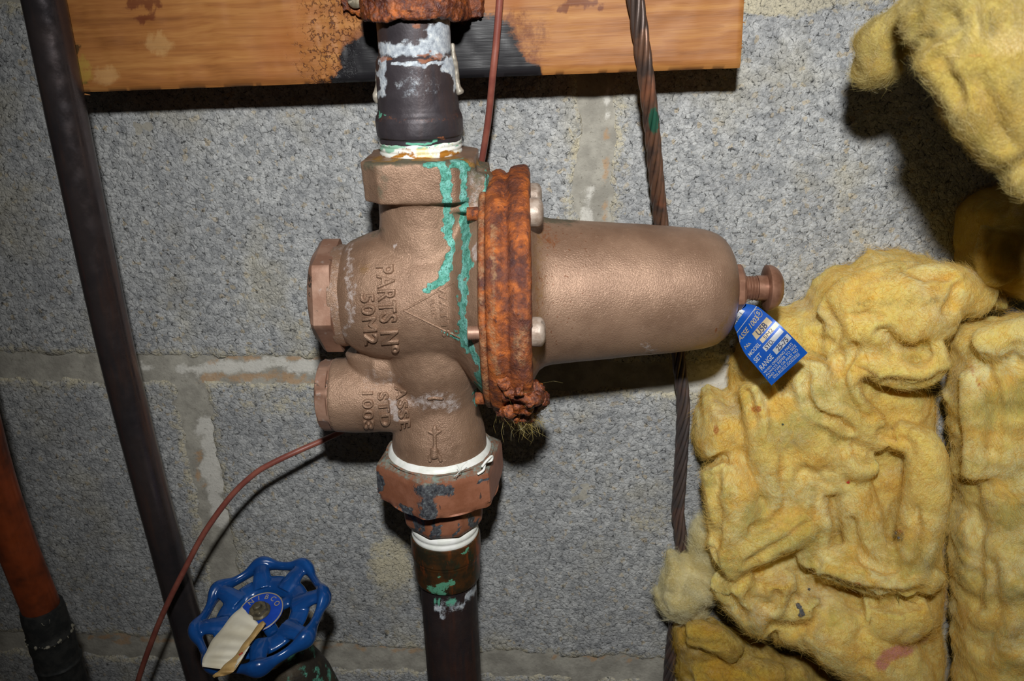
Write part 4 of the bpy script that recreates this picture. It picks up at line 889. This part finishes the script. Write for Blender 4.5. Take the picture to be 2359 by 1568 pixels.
# ================================================================== thin brown wire
P = crom([at(*p) for p in [(1158, -120, 44), (1151, 0, 43), (1143, 100, 42), (1135, 175, 41), (1125, 275, 34), (1110, 370, 26), (1090, 470, 18), (1040, 620, 8), (960, 800, 6), (870, 920, 10), (800, 985, 20), (752, 1010, 30), (690, 1037, 38), (630, 1065, 43), (585, 1092, 46), (530, 1145, 50), (470, 1228, 54), (425, 1312, 58), (385, 1392, 60), (352, 1470, 60), (318, 1568, 58), (290, 1680, 55), (300, 2300, 40)]], None, 8)
wi = empty('brown_wire', P[-1], 'thin reddish brown sheathed wire running behind the valve and curving down leftwards', 'wire')
V, Fc = sweep(P, .00150, 14); mk('sheath', V, Fc, M['wire'], wi, None)
P = crom([at(*p) for p in [(1128, 198, 39.2), (1129, 215, 38.4), (1127, 232, 37.6)]], None, 4); V, Fc = sweep(P, [.0002] + [.0006] * (len(P) - 2) + [.0002], 8); mk('paint_fleck', V, Fc, M['solder'], wi, None)

# ================================================================== stranded ground cable
CPT = [(1437, -120, 44.5), (1464, 0, 44), (1478, 100, 43.5), (1491, 200, 39), (1502, 300, 31), (1512, 410, 22), (1524, 520, 14), (1546, 680, 11), (1565, 840, 10), (1574, 930, 10), (1571, 1020, 10), (1566, 1110, 10), (1562, 1180, 10), (1569, 1245, 10), (1568, 1330, 9), (1556, 1420, 9), (1546, 1500, 9), (1541, 1568, 9), (1536, 1680, 9), (1520, 2400, 9)]
P = crom([at(*p) for p in CPT], None, 14); cb = empty('ground_cable', P[-1], 'thick twisted bare copper cable of seven strands hanging right of the valve', 'cable')
T = np.gradient(P, axis=0); T /= np.linalg.norm(T, axis=1)[:, None]; B = np.cross(T, [0, 1, 0]); B /= np.linalg.norm(B, axis=1)[:, None]; C_ = np.cross(T, B); sl = np.r_[0, np.cumsum(np.linalg.norm(np.diff(P, axis=0), axis=1))]; rs = .00118
for k in range(7):
    if k == 6: S = P
    else: a = sl / .060 * 2 * pi + k * pi / 3; S = P + 2 * rs * (np.cos(a)[:, None] * B + np.sin(a)[:, None] * C_)
    V, Fc = sweep(S, rs * 1.02, 10); q = proj(V); mk('strand', V, Fc, M['cable'], cb, None, dict(green=blobm(q, (1506, 278), 14, 34), grey=sstep(560, 900, q[:, 1]) * .75))

# ================================================================== gate valve with blue handwheel
wc = at(601, 1413, 84); wr = ray(601, 1413).normalized(); cu_ = CR @ Vector((0, 1, 0)); cu_ = (cu_ - wr * cu_.dot(wr)).normalized(); cr_ = wr.cross(cu_)
WN = (-wr * cos(radians(44)) + (cr_ * -.44 + cu_ * .90) * sin(radians(44))).normalized()
def onwheel(x, y, h=0.0):
    r = ray(x, y); o = wc + WN * h; t = (o - CP).dot(WN) / r.dot(WN); return CP + t * r
l0 = onwheel(606, 1291) - wc; WX = l0.normalized(); WY = WN.cross(WX); RW = .0335
gv = empty('gate_valve', wc - WN * .06, 'gate valve with blue lobed handwheel and greenish body at the bottom', 'valve')
def wpt(r, a, h=0.0): return np.array(wc + WX * r * cos(a) + WY * r * sin(a) + WN * h)
ps = []; n = 128; P = []; R = []
for k in range(n):
    a = 2 * pi * k / n; l = .5 + .5 * cos(8 * a); P.append(wpt(RW * (.885 + .060 * l ** 1.4), a, -.0006 + .0010 * l)); R.append((.0019 + .0017 * l ** 2))
ps.append(sweep(P, R, 14, closed=True, flat=1.45, up=np.array(WN)))
for k in range(8):
    a = 2 * pi * k / 8; Q, rr2 = crom([wpt(RW * .95, a, .0006), wpt(RW * .80, a, .0012), wpt(RW * .66, a, .0002), wpt(RW * .50, a, -.0022)], [.0044, .0040, .0048, .0066], 5); ps.append(sweep(Q, rr2, 12, flat=.62, up=np.array(WN)))
P = [wpt(RW * .575, 2 * pi * k / 96, -.0016) for k in range(96)]; ps.append(sweep(P, .0048, 12, closed=True, flat=.45, up=np.array(WN)))
P = [wpt(RW * .47, 2 * pi * k / 96, -.0036) for k in range(96)]; ps.append(sweep(P, .0024, 12, closed=True, flat=.9, up=np.array(WN)))
for k in range(4):
    a = 2 * pi * k / 4 + .45; Q = [wpt(RW * .54, a, -.0036), wpt(RW * .35, a, -.0032), wpt(RW * .15, a, -.002)]; ps.append(sweep(Q, .0034, 12, flat=.7, up=np.array(WN)))
ps.append(lathe(wc - WN * .006, WN, [(0, .0062), (.0062, .0062), (.0066, .0058)], 32))
V, Fc = join(ps); V, Fc, N = remesh(V, Fc, .42, 9); wheel = mk('handwheel', V, Fc, M['blue'], gv, None)
pc_ = wc + WN * .0008; V, Fc = lathe(pc_, WN, [(0, .004), (0, .0113), (.0003, .0116), (.0006, .0113), (.0007, .002)], 64); plate = mk('nameplate', V, Fc, M['plate'], gv, 40)
P = [np.array(pc_ + WN * .0006 + (WX * cos(a) + WY * sin(a)) * .0112) for a in np.linspace(0, 2 * pi, 64, endpoint=False)]; V, Fc = sweep(P, .00035, 6, closed=True); mk('rim', V, Fc, M['gold'], plate, None)
upw = (cu_ * .96 + cr_ * .1); upw = (upw - WN * upw.dot(WN)).normalized(); rtw = upw.cross(WN)
for i, ch in enumerate('NIBCO'):
    a = radians(52 - i * 27); T, Ft = textmesh(ch, .0038, align='CENTER', bold=.00004); V = []
    for x, y, _ in T: 
        d_ = upw * sin(a + pi / 2 - radians(0)) * 1 if False else None
        phi = a; rad_ = upw * cos(phi) - rtw * sin(phi); tan_ = rtw * cos(phi) + upw * sin(phi); V.append(np.array(pc_ + WN * .0009 + rad_ * (.0074 + y) + tan_ * x))
    mk('lettering', V, Ft, M['gold'], plate, None)
V, Fc = lathe(pc_ + WN * .0006, WN, [(0, .0052), (.0005, .0054), (.0012, .0050), (.0014, .0046, (6, 0)), (.0030, .0044, (6, 0)), (.0034, .0038), (.0036, .0022), (.0052, .0021), (.0056, .0016)], 48); V = V + np.stack([fbm(V, 2, 2, 1), fbm(V, 2, 2, 2), fbm(V, 2, 2, 3)], 1) * .00012; mk('wheel_nut', V, Fc, M['iron'], gv, 40)
V, Fc = lathe(wc - WN * .004, -WN, [(0, .0042), (.020, .0042), (.020, .009, (6, 0)), (.029, .0095, (6, 0)), (.030, .012), (.034, .015), (.046, .0175), (.056, .019), (.075, .020)], 60); V = V + np.stack([fbm(V, 5, 3, 4), fbm(V, 5, 3, 5), fbm(V, 5, 3, 6)], 1) * .0004; mk('stem_and_bonnet', V, Fc, M['patina'], gv, 30)

# masking tape stuck across the wheel
mt = empty('masking_tape', onwheel(540, 1480, .003), 'torn strip of cream masking tape folded over the blue handwheel', 'tape')
def c7(x, y): return (400 + x / 5.09, 1260 + y / 5.09)
def strip(rows, n1, name, mat, ripple=.0006, jag=0):
    Lp = crom([np.array([*c7(*a), h * 1e4]) for a, b_, h in rows], None, 6); Rp = crom([np.array([*c7(*b_), h * 1e4]) for a, b_, h in rows], None, 6); V = []; m_ = len(Lp); rg = random.Random(3); jg = [rg.uniform(-1, 1) * jag for _ in range(n1 + 1)]
    for off in (0, -.00025):
        for i in range(m_):
            for j in range(n1 + 1):
                s = j / n1; p = Lp[i] * (1 - s) + Rp[i] * s
                if i == 0: p = p + (Lp[1] - Lp[0]) * jg[j]
                V.append(np.array(onwheel(p[0], p[1], p[2] * 1e-4 + ripple * sin(pi * s) + off + ripple * .5 * sin(i * .9) * sin(3 * s))))
    k = m_ * (n1 + 1); Fc = []
    for i in range(m_ - 1):
        for j in range(n1): a = i * (n1 + 1) + j; f = (a, a + n1 + 1, a + n1 + 2, a + 1); Fc += [f, tuple(k + x for x in reversed(f))]
        for j in (0, n1): a = i * (n1 + 1) + j; Fc.append((a, a + n1 + 1, k + a + n1 + 1, k + a))
    for j in range(n1):
        for i in (0, m_ - 1): a = i * (n1 + 1) + j; Fc.append((a, a + 1, k + a + 1, k + a))
    return mk(name, V, Fc, mat, mt, 50, fixn=True)
strip([((800, 700), (1000, 905), .0040), ((680, 800), (965, 950), .0045), ((560, 960), (890, 1050), .0050), ((450, 1090), (820, 1150), .0066), ((385, 1220), (760, 1240), .0074), ((340, 1310), (720, 1330), .0074), ((335, 1400), (640, 1440), .0060)], 10, 'strip', M['paper'], .0010, .7)
strip([((1045, 860), (1085, 895), .0056), ((985, 910), (1030, 965), .0062), ((900, 1030), (955, 1060), .0066), ((815, 1130), (880, 1160), .0074), ((720, 1270), (830, 1270), .0080), ((600, 1370), (780, 1350), .0082), ((540, 1440), (700, 1460), .0078), ((460, 1500), (600, 1505), .0066), ((465, 1525), (480, 1530), .0060)], 6, 'folded_edge', M['brownpaper'], .0008)
strip([((870, 1165), (900, 1150), .0082), ((800, 1250), (850, 1230), .0088), ((740, 1330), (800, 1310), .0090), ((710, 1440), (745, 1380), .0086)], 4, 'folded_edge', M['paper'], .0004)
a_, b_ = c7(768, 1262), c7(808, 1235); V, Fc = sweep([np.array(onwheel(*a_, .0094)), np.array(onwheel((a_[0] + b_[0]) / 2, (a_[1] + b_[1]) / 2, .0096)), np.array(onwheel(*b_, .0094))], .00035, 6); mk('red_mark', V, Fc, M['red'], mt, None)

# ================================================================== glass wool insulation
def wool(name, label, polys, tubes, mat, fmat, vox=1.6, amp=1.0, fib=22000, seed=1, cat='insulation', group=None, masks=None, flow=None, flen=9, sm=7, creases=(), fw=.045):
    parts = []
    for poly, d0, d1, wid in polys:
        dm = (d0 + d1) * .5; W_ = [at(x, y, dm) for x, y in poly]; P2 = np.array([(p.x, p.z) for p in W_])
        st = .0026; x0, z0 = P2.min(0) - st * 2; x1, z1 = P2.max(0) + st * 2; nx, nz = int((x1 - x0) / st) + 1, int((z1 - z0) / st) + 1
        X, Z = np.meshgrid(x0 + np.arange(nx) * st, z0 + np.arange(nz) * st); Q = np.stack([X.ravel(), Z.ravel()], 1); Q3 = np.stack([Q[:, 0], 0 * Q[:, 0], Q[:, 1]], 1)
        sd = sdpoly(Q, P2) + .0022 * fbm(Q3, 14, 3, seed); t = np.clip(sd / (wid * MM), 0, 1); hh = np.sqrt(1 - (1 - t) ** 2)
        hn = .5 + .5 * fbm(Q3, 34, 3, seed + 3); y_f = -(d0 + (d1 - d0) * hh * (.72 + .34 * hn)) * MM; y_b = -(d0 - .5 - 2 * hh) * MM
        y_b = np.minimum(y_b, -.0012); ins = (sd > 0).reshape(nz, nx); cell = ins[:-1, :-1] & ins[1:, :-1] & ins[:-1, 1:] & ins[1:, 1:]
        F_ = np.stack([Q[:, 0], y_f, Q[:, 1]], 1); B_ = np.stack([Q[:, 0], y_b, Q[:, 1]], 1); k = nx * nz; fs = []
        jj, ii = np.nonzero(cell); pad = np.pad(cell, 1)
        for j, i in zip(jj, ii):
            a = j * nx + i; fs.append((a, a + 1, a + nx + 1, a + nx)); fs.append((k + a, k + a + nx, k + a + nx + 1, k + a + 1))
            if not pad[j, i + 1]: fs.append((a, k + a, k + a + 1, a + 1))
            if not pad[j + 2, i + 1]: fs.append((a + nx, a + nx + 1, k + a + nx + 1, k + a + nx))
            if not pad[j + 1, i]: fs.append((a, a + nx, k + a + nx, k + a))
            if not pad[j + 1, i + 2]: fs.append((a + 1, k + a + 1, k + a + nx + 1, a + nx + 1))
        used = np.unique(np.array(fs).ravel()); mp = -np.ones(2 * k, int); mp[used] = np.arange(len(used)); parts.append((np.concatenate([F_, B_])[used], mp[np.array(fs)].tolist()))
    for pts, rad, fl in tubes:
        P, R = crom([at(*p) for p in pts], [r * MM for r in (rad if not np.isscalar(rad) else [rad] * len(pts))], 6); parts.append(sweep(P, R, 14, flat=fl, up=(0, -1, 0)))
    V, Fc = join(parts); V, Fc, N = remesh(V, Fc, vox, sm, .5)
    w = np.stack([fbm(V, 26, 2, seed + 20), fbm(V, 26, 2, seed + 21), fbm(V, 26, 2, seed + 22)], 1) * .010
    rid = np.minimum(np.abs(fbm(V + w, 38, 2, seed + 30)), .55); rid2 = np.minimum(np.abs(fbm(V + w * .7, 17, 2, seed + 31)), .5)
    V = V + N * ((rid - .3) * 3.0 * amp + (rid2 - .25) * 3.0 * amp + (np.minimum(np.abs(fbm(V + w, 8, 2, seed + 33)), .4) - .2) * 1.6 * amp + fbm(V + w, 5, 3, seed + 32) * .3 * amp)[:, None] * MM
    if len(creases):
        qq = proj(V) + np.stack([fbm(V, 12, 3, seed + 70), fbm(V, 12, 3, seed + 71)], 1) * 7; face = sstep(-.1, .4, -N[:, 1]); dd = np.zeros(len(V))
        for pl, dep, wd in creases:
            ds = seg_dist(qq, crom([np.array([*a_, 0.]) for a_ in pl], None, 6)[:, :2]); dd = np.minimum(dd, -dep * np.exp(-(ds / (wd * 1.35)) ** 1.2)) ; dd = np.where(dd < -dep * .3, dd, dd + .14 * dep * np.exp(-((ds - 2.6 * wd) / (1.4 * wd)) ** 2) * (dd > -dep * .3))
        V = V + N * (dd * face * MM * .7)[:, None]
        V, Fc, N = evalmesh(V, Fc, [('SMOOTH', dict(factor=.5, iterations=3))]); V = V + N * (fbm(V, 4.5, 3, seed + 81) * .30 + fbm(V, 9, 2, seed + 82) * .45)[:, None] * MM
    V[:, 1] = np.minimum(V[:, 1], -.0012)
    q = proj(V); at_ = {k: np.zeros(len(V)) for k in ('pink', 'orange', 'greyed')}
    if masks: at_.update(masks(q))
    o = empty(name, V.mean(0) * [1, 1, 0] + [0, 0, V[:, 2].min()], label, cat, group)
    bat = mk('batt', V, Fc, mat, o, None, at_)
    vis = np.sum(normals(V, Fc) * (CPn - V), 1) > -.05
    mk_ = vis * 1.0 + .02
    Vh, Fh = hairs(V, Fc, int(fib * 2.0), flen * .5, fw, .55, seed + 50, flow=flow, mask=mk_); mk('fibre_fuzz', Vh, Fh, fmat, o, None, {k: np.zeros(len(Vh)) for k in ('pink',)})['kind'] = 'stuff'
    return o, V, Fc
CREASES = [
  ([(2039, 771), (2061, 793), (2097, 800), (2133, 798), (2137, 811)], 9, 8), ([(1970, 800), (1948, 822), (1937, 851), (1940, 888), (1955, 917), (1977, 942), (2006, 964)], 8, 8), ([(2046, 893), (2100, 894), (2148, 888), (2173, 874)], 13, 14),
  ([(1966, 840), (1988, 855), (2010, 869)], 5, 8), ([(1858, 869), (1857, 898), (1868, 939), (1900, 964), (1930, 971), (1959, 993)], 8, 8), ([(2028, 1004), (2075, 1008), (2097, 1026)], 6, 9), ([(1962, 1030), (1984, 1062), (2010, 1070)], 6, 9),
  ([(1805, 1041), (1804, 1121), (1808, 1175), (1785, 1197), (1740, 1222)], 6, 8), ([(1862, 1210), (1808, 1250), (1720, 1296)], 5, 7), ([(1647, 1067), (1646, 1160), (1648, 1266)], 8, 7), ([(1622, 1080), (1645, 1066), (1672, 1052)], 9, 8),
  ([(1879, 1350), (1937, 1361), (2010, 1379), (2068, 1386), (2119, 1374)], 13, 13), ([(1960, 1200), (1970, 1244), (1984, 1273), (2002, 1298), (2039, 1309), (2060, 1309)], 8, 8), ([(2112, 1180), (2110, 1273), (2100, 1318)], 6, 9), ([(1631, 1273), (1653, 1346), (1682, 1389), (1711, 1418)], 10, 10),
  ([(1733, 1375), (1777, 1397), (1791, 1375)], 7, 8), ([(1784, 1448), (1849, 1452), (1886, 1433), (1893, 1382)], 7, 8), ([(1974, 725), (2000, 722), (2028, 735)], 5, 7), ([(2085, 612), (2135, 631), (2188, 636)], 6, 8), ([(2178, 712), (2196, 690), (2210, 660)], 6, 8), ([(2028, 765), (2054, 768), (2062, 792)], 9, 8),
  ([(1870, 770), (1920, 800), (1928, 850)], 5, 8), ([(1900, 700), (1930, 760), (1925, 800)], 4, 8), ([(1765, 900), (1790, 985), (1800, 1040)], 5, 9), ([(1900, 1090), (1880, 1180), (1895, 1250), (1880, 1300)], 4, 9), ([(1855, 1085), (1880, 1098), (1900, 1120)], 5, 8), ([(1700, 880), (1730, 930), (1742, 965)], 6, 8), ([(2000, 1420), (1980, 1480), (1990, 1530)], 4, 12), ([(1830, 1380), (1815, 1430), (1780, 1452)], 5, 8)]
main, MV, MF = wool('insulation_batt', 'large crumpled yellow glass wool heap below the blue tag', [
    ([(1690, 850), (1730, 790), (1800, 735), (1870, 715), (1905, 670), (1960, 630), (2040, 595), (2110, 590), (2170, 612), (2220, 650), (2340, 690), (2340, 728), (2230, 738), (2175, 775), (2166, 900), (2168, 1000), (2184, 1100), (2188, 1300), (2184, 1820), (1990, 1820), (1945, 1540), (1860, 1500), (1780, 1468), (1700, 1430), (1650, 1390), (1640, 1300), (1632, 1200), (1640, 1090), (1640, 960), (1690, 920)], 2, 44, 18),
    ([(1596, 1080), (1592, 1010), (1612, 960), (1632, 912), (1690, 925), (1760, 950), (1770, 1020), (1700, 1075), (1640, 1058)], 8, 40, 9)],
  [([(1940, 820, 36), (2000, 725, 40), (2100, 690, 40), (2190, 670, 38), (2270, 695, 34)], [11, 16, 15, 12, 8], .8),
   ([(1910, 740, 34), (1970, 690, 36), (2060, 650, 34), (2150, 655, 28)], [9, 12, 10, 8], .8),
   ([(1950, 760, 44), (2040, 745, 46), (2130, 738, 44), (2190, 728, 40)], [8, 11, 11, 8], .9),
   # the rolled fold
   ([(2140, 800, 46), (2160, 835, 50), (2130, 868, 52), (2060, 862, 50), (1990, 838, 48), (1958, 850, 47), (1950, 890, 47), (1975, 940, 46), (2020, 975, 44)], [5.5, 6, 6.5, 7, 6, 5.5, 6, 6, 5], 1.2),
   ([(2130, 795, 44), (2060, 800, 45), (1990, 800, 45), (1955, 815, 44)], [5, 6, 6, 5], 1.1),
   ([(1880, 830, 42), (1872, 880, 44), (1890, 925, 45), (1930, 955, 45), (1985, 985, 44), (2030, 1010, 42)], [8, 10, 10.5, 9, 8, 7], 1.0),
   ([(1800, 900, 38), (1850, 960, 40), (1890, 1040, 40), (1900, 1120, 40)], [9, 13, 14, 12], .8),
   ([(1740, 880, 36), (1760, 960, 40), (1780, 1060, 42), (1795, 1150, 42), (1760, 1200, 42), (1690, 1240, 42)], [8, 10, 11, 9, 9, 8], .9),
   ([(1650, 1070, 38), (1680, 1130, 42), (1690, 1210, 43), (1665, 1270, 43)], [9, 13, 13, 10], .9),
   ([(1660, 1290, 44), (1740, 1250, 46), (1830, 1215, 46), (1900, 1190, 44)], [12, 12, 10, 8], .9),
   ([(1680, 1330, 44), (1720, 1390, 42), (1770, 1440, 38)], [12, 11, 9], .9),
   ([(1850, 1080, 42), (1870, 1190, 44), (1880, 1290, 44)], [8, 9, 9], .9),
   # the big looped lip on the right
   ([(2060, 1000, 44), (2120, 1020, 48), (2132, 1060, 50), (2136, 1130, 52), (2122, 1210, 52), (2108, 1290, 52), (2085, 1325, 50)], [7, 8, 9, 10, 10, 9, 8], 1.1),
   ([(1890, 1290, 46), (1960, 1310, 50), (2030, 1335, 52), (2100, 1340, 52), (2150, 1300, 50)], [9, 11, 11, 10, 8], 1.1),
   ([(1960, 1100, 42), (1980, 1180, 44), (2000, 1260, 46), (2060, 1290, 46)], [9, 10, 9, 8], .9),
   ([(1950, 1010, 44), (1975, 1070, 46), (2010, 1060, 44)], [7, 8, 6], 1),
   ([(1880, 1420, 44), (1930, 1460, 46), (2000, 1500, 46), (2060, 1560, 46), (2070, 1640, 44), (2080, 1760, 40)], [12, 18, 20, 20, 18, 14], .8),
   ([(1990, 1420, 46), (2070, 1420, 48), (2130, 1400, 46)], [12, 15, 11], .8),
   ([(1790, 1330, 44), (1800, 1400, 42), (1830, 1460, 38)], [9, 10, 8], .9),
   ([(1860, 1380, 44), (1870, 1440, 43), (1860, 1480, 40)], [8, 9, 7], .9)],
  M['wool'], M['fib'], 1.15, .36, 66000, 3, creases=CREASES, sm=9, masks=lambda q: dict(pink=np.maximum(stroke(q, [(2030, 1530), (2045, 1508), (2090, 1495)], 17, .8), stroke(q, [(2090, 1495), (2130, 1470)], 14, .9) * .6), orange=np.maximum.reduce([blobm(q, (1742, 942), 16, 10), blobm(q, (1650, 990), 8, 14), blobm(q, (1975, 1345), 14, 5), blobm(q, (2070, 1225), 14, 8)]), greyed=np.maximum.reduce([blobm(q, (2070, 1235), 18, 16), stroke(q, [(1840, 800), (1900, 830), (1925, 870)], 14, .9) * .7, stroke(q, [(1980, 700), (2180, 690)], 14, .9) * .6, blobm(q, (1600, 1000), 14, 60) * .6, blobm(q, (1690, 1480), 90, 40) * .7])))
wool('insulation_batt', 'upright yellow glass wool batt at the right edge, beside the heap', [
    ([(2232, 830), (2240, 778), (2300, 756), (2520, 745), (2560, 1850), (2232, 1850), (2222, 1500), (2224, 1300), (2226, 1150), (2216, 1050), (2216, 930)], 26, 70, 20)],
  [([(2260, 800, 52), (2310, 785, 56), (2400, 775, 58)], [7, 8, 10], 1), ([(2252, 850, 50), (2256, 950, 52), (2250, 1100, 52)], [7, 8, 7], .8)],
  M['wool'], M['fib'], 1.6, .6, 22000, 13, creases=[([(2262, 830), (2290, 900), (2300, 960), (2290, 1040)], 6, 12), ([(2235, 1130), (2250, 1250), (2240, 1400)], 6, 12), ([(2350, 800), (2330, 870), (2345, 950)], 5, 12), ([(2260, 1500), (2290, 1420), (2280, 1300)], 5, 14)], flow=(0, 0, -1.4), masks=lambda q: dict(greyed=stroke(q, [(2215, 1100), (2205, 1400), (2215, 1568)], 16, .9) * .6, orange=stroke(q, [(2235, 840), (2260, 900)], 6) * .7))
wool('insulation_batt', 'pale torn glass wool batt hanging at the upper right with a drooping flap', [
    ([(2130, 165), (2132, 100), (2110, 30), (2140, -60), (2600, -90), (2640, 500), (2450, 450), (2370, 412), (2310, 385), (2255, 330), (2200, 262), (2188, 185)], 108, 142, 14),
    ([(2190, -10), (2090, 22), (2010, 52), (1964, 96), (1976, 128), (1966, 188), (2008, 200), (2062, 202), (2082, 165), (2102, 132), (2160, 150), (2230, 90)], 64, 86, 7),
    ([(2120, 20), (2105, 100), (2130, 140), (2240, 140), (2240, -20)], 80, 120, 8)],
  [([(2340, 402, 134), (2370, 408, 140), (2420, 415, 142)], [4, 6, 8], 1), ([(2150, 50, 88), (2080, 60, 82), (2020, 92, 78), (2015, 140, 73), (2020, 178, 70)], [7, 7, 6, 5, 4], .8), ([(2210, 60, 132), (2300, 180, 136), (2380, 300, 136)], [14, 17, 16], .7), ([(2160, 30, 120), (2155, 90, 120)], [10, 8], .8), ([(2250, 260, 132), (2310, 330, 134), (2380, 368, 136)], [7, 8, 8], .8)],
  M['woolp'], M['fibp'], 1.6, .6, 36000, 23, fw=.030, flen=7, creases=[([(2130, 110), (2170, 160), (2200, 230)], 8, 14), ([(2260, 190), (2290, 260), (2330, 330)], 7, 14), ([(2280, 20), (2290, 60)], 9, 14), ([(2190, 30), (2210, 90), (2180, 120)], 6, 14), ([(2110, 40), (2090, 90), (2075, 130)], 6, 10)], masks=lambda q: dict(greyed=np.maximum(blobm(q, (2285, 50), 22, 40), 0) * .9, orange=blobm(q, (2250, 125), 30, 12) * .6))
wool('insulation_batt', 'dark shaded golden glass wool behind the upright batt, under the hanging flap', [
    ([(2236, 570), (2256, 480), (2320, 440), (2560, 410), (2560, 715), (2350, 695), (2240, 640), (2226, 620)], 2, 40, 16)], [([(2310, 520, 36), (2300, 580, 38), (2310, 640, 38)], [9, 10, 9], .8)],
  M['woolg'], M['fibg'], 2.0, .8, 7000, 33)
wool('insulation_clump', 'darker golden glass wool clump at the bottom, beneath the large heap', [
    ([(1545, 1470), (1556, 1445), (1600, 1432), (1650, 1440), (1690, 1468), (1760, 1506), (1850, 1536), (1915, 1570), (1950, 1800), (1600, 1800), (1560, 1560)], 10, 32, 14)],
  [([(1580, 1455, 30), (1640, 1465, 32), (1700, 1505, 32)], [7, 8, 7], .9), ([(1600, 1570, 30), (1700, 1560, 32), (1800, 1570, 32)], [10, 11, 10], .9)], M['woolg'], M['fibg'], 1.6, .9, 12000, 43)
wool('insulation_tuft', 'pale cream glass wool tuft caught over the copper cable', [
    ([(1553, 1256), (1564, 1288), (1580, 1292), (1594, 1240), (1620, 1205), (1650, 1215), (1665, 1330), (1625, 1430), (1560, 1440), (1526, 1412), (1512, 1380), (1530, 1320)], 16, 32, 7)],
  [([(1542, 1385, 28), (1556, 1335, 28), (1558, 1290, 24)], [5, 5, 3], .8), ([(1540, 1390, 28), (1580, 1385, 30), (1620, 1345, 32)], [6, 8, 8], .9)], M['woolt'], M['fibt'], 1.2, .7, 9000, 53, flow=(0, 0, .8))
# specks caught in the heap, on its surface
MB_ = BVHTree.FromPolygons([tuple(v) for v in MV], [tuple(int(i) for i in f) for f in MF])
def flakes(pts, r_, mat, name, seed):
    rg = random.Random(seed); ps = []
    for x, y in pts:
        h, nn, _, _ = MB_.ray_cast(CP, ray(x, y).normalized())
        if h is None: continue
        u, v, w_ = basis(nn); k = 7; V = []
        for off in (.0004, .0012):
            for j in range(k): a = 2 * pi * j / k; rr_ = r_ * MM * rg.uniform(.5, 1.2); V.append(np.array(h + w_ * off + (u * cos(a) + v * sin(a)) * rr_))
        ps.append((np.array(V), [tuple(range(k - 1, -1, -1)), tuple(range(k, 2 * k))] + [(j, (j + 1) % k, k + (j + 1) % k, k + j) for j in range(k)]))
    if ps: V, Fc = join(ps); mk(name, V, Fc, mat, main, None, smooth=False)
flakes([(1838, 1394), (1842, 1400), (1847, 1405), (1850, 1411), (1845, 1414)], 1.3, M['scrap'], 'grey_scrap', 1)
flakes([(1952, 1108)], .9, M['red'], 'red_speck', 2); flakes([(1862, 1357)], .7, M['scrap'], 'grey_scrap', 3); flakes([(1802, 976)], .6, M['patina'], 'green_speck', 4); flakes([(2068, 1228)], 1.0, M['scrap'], 'grey_scrap', 5); flakes([(2074, 1238)], .8, M['scrap'], 'grey_scrap', 6)
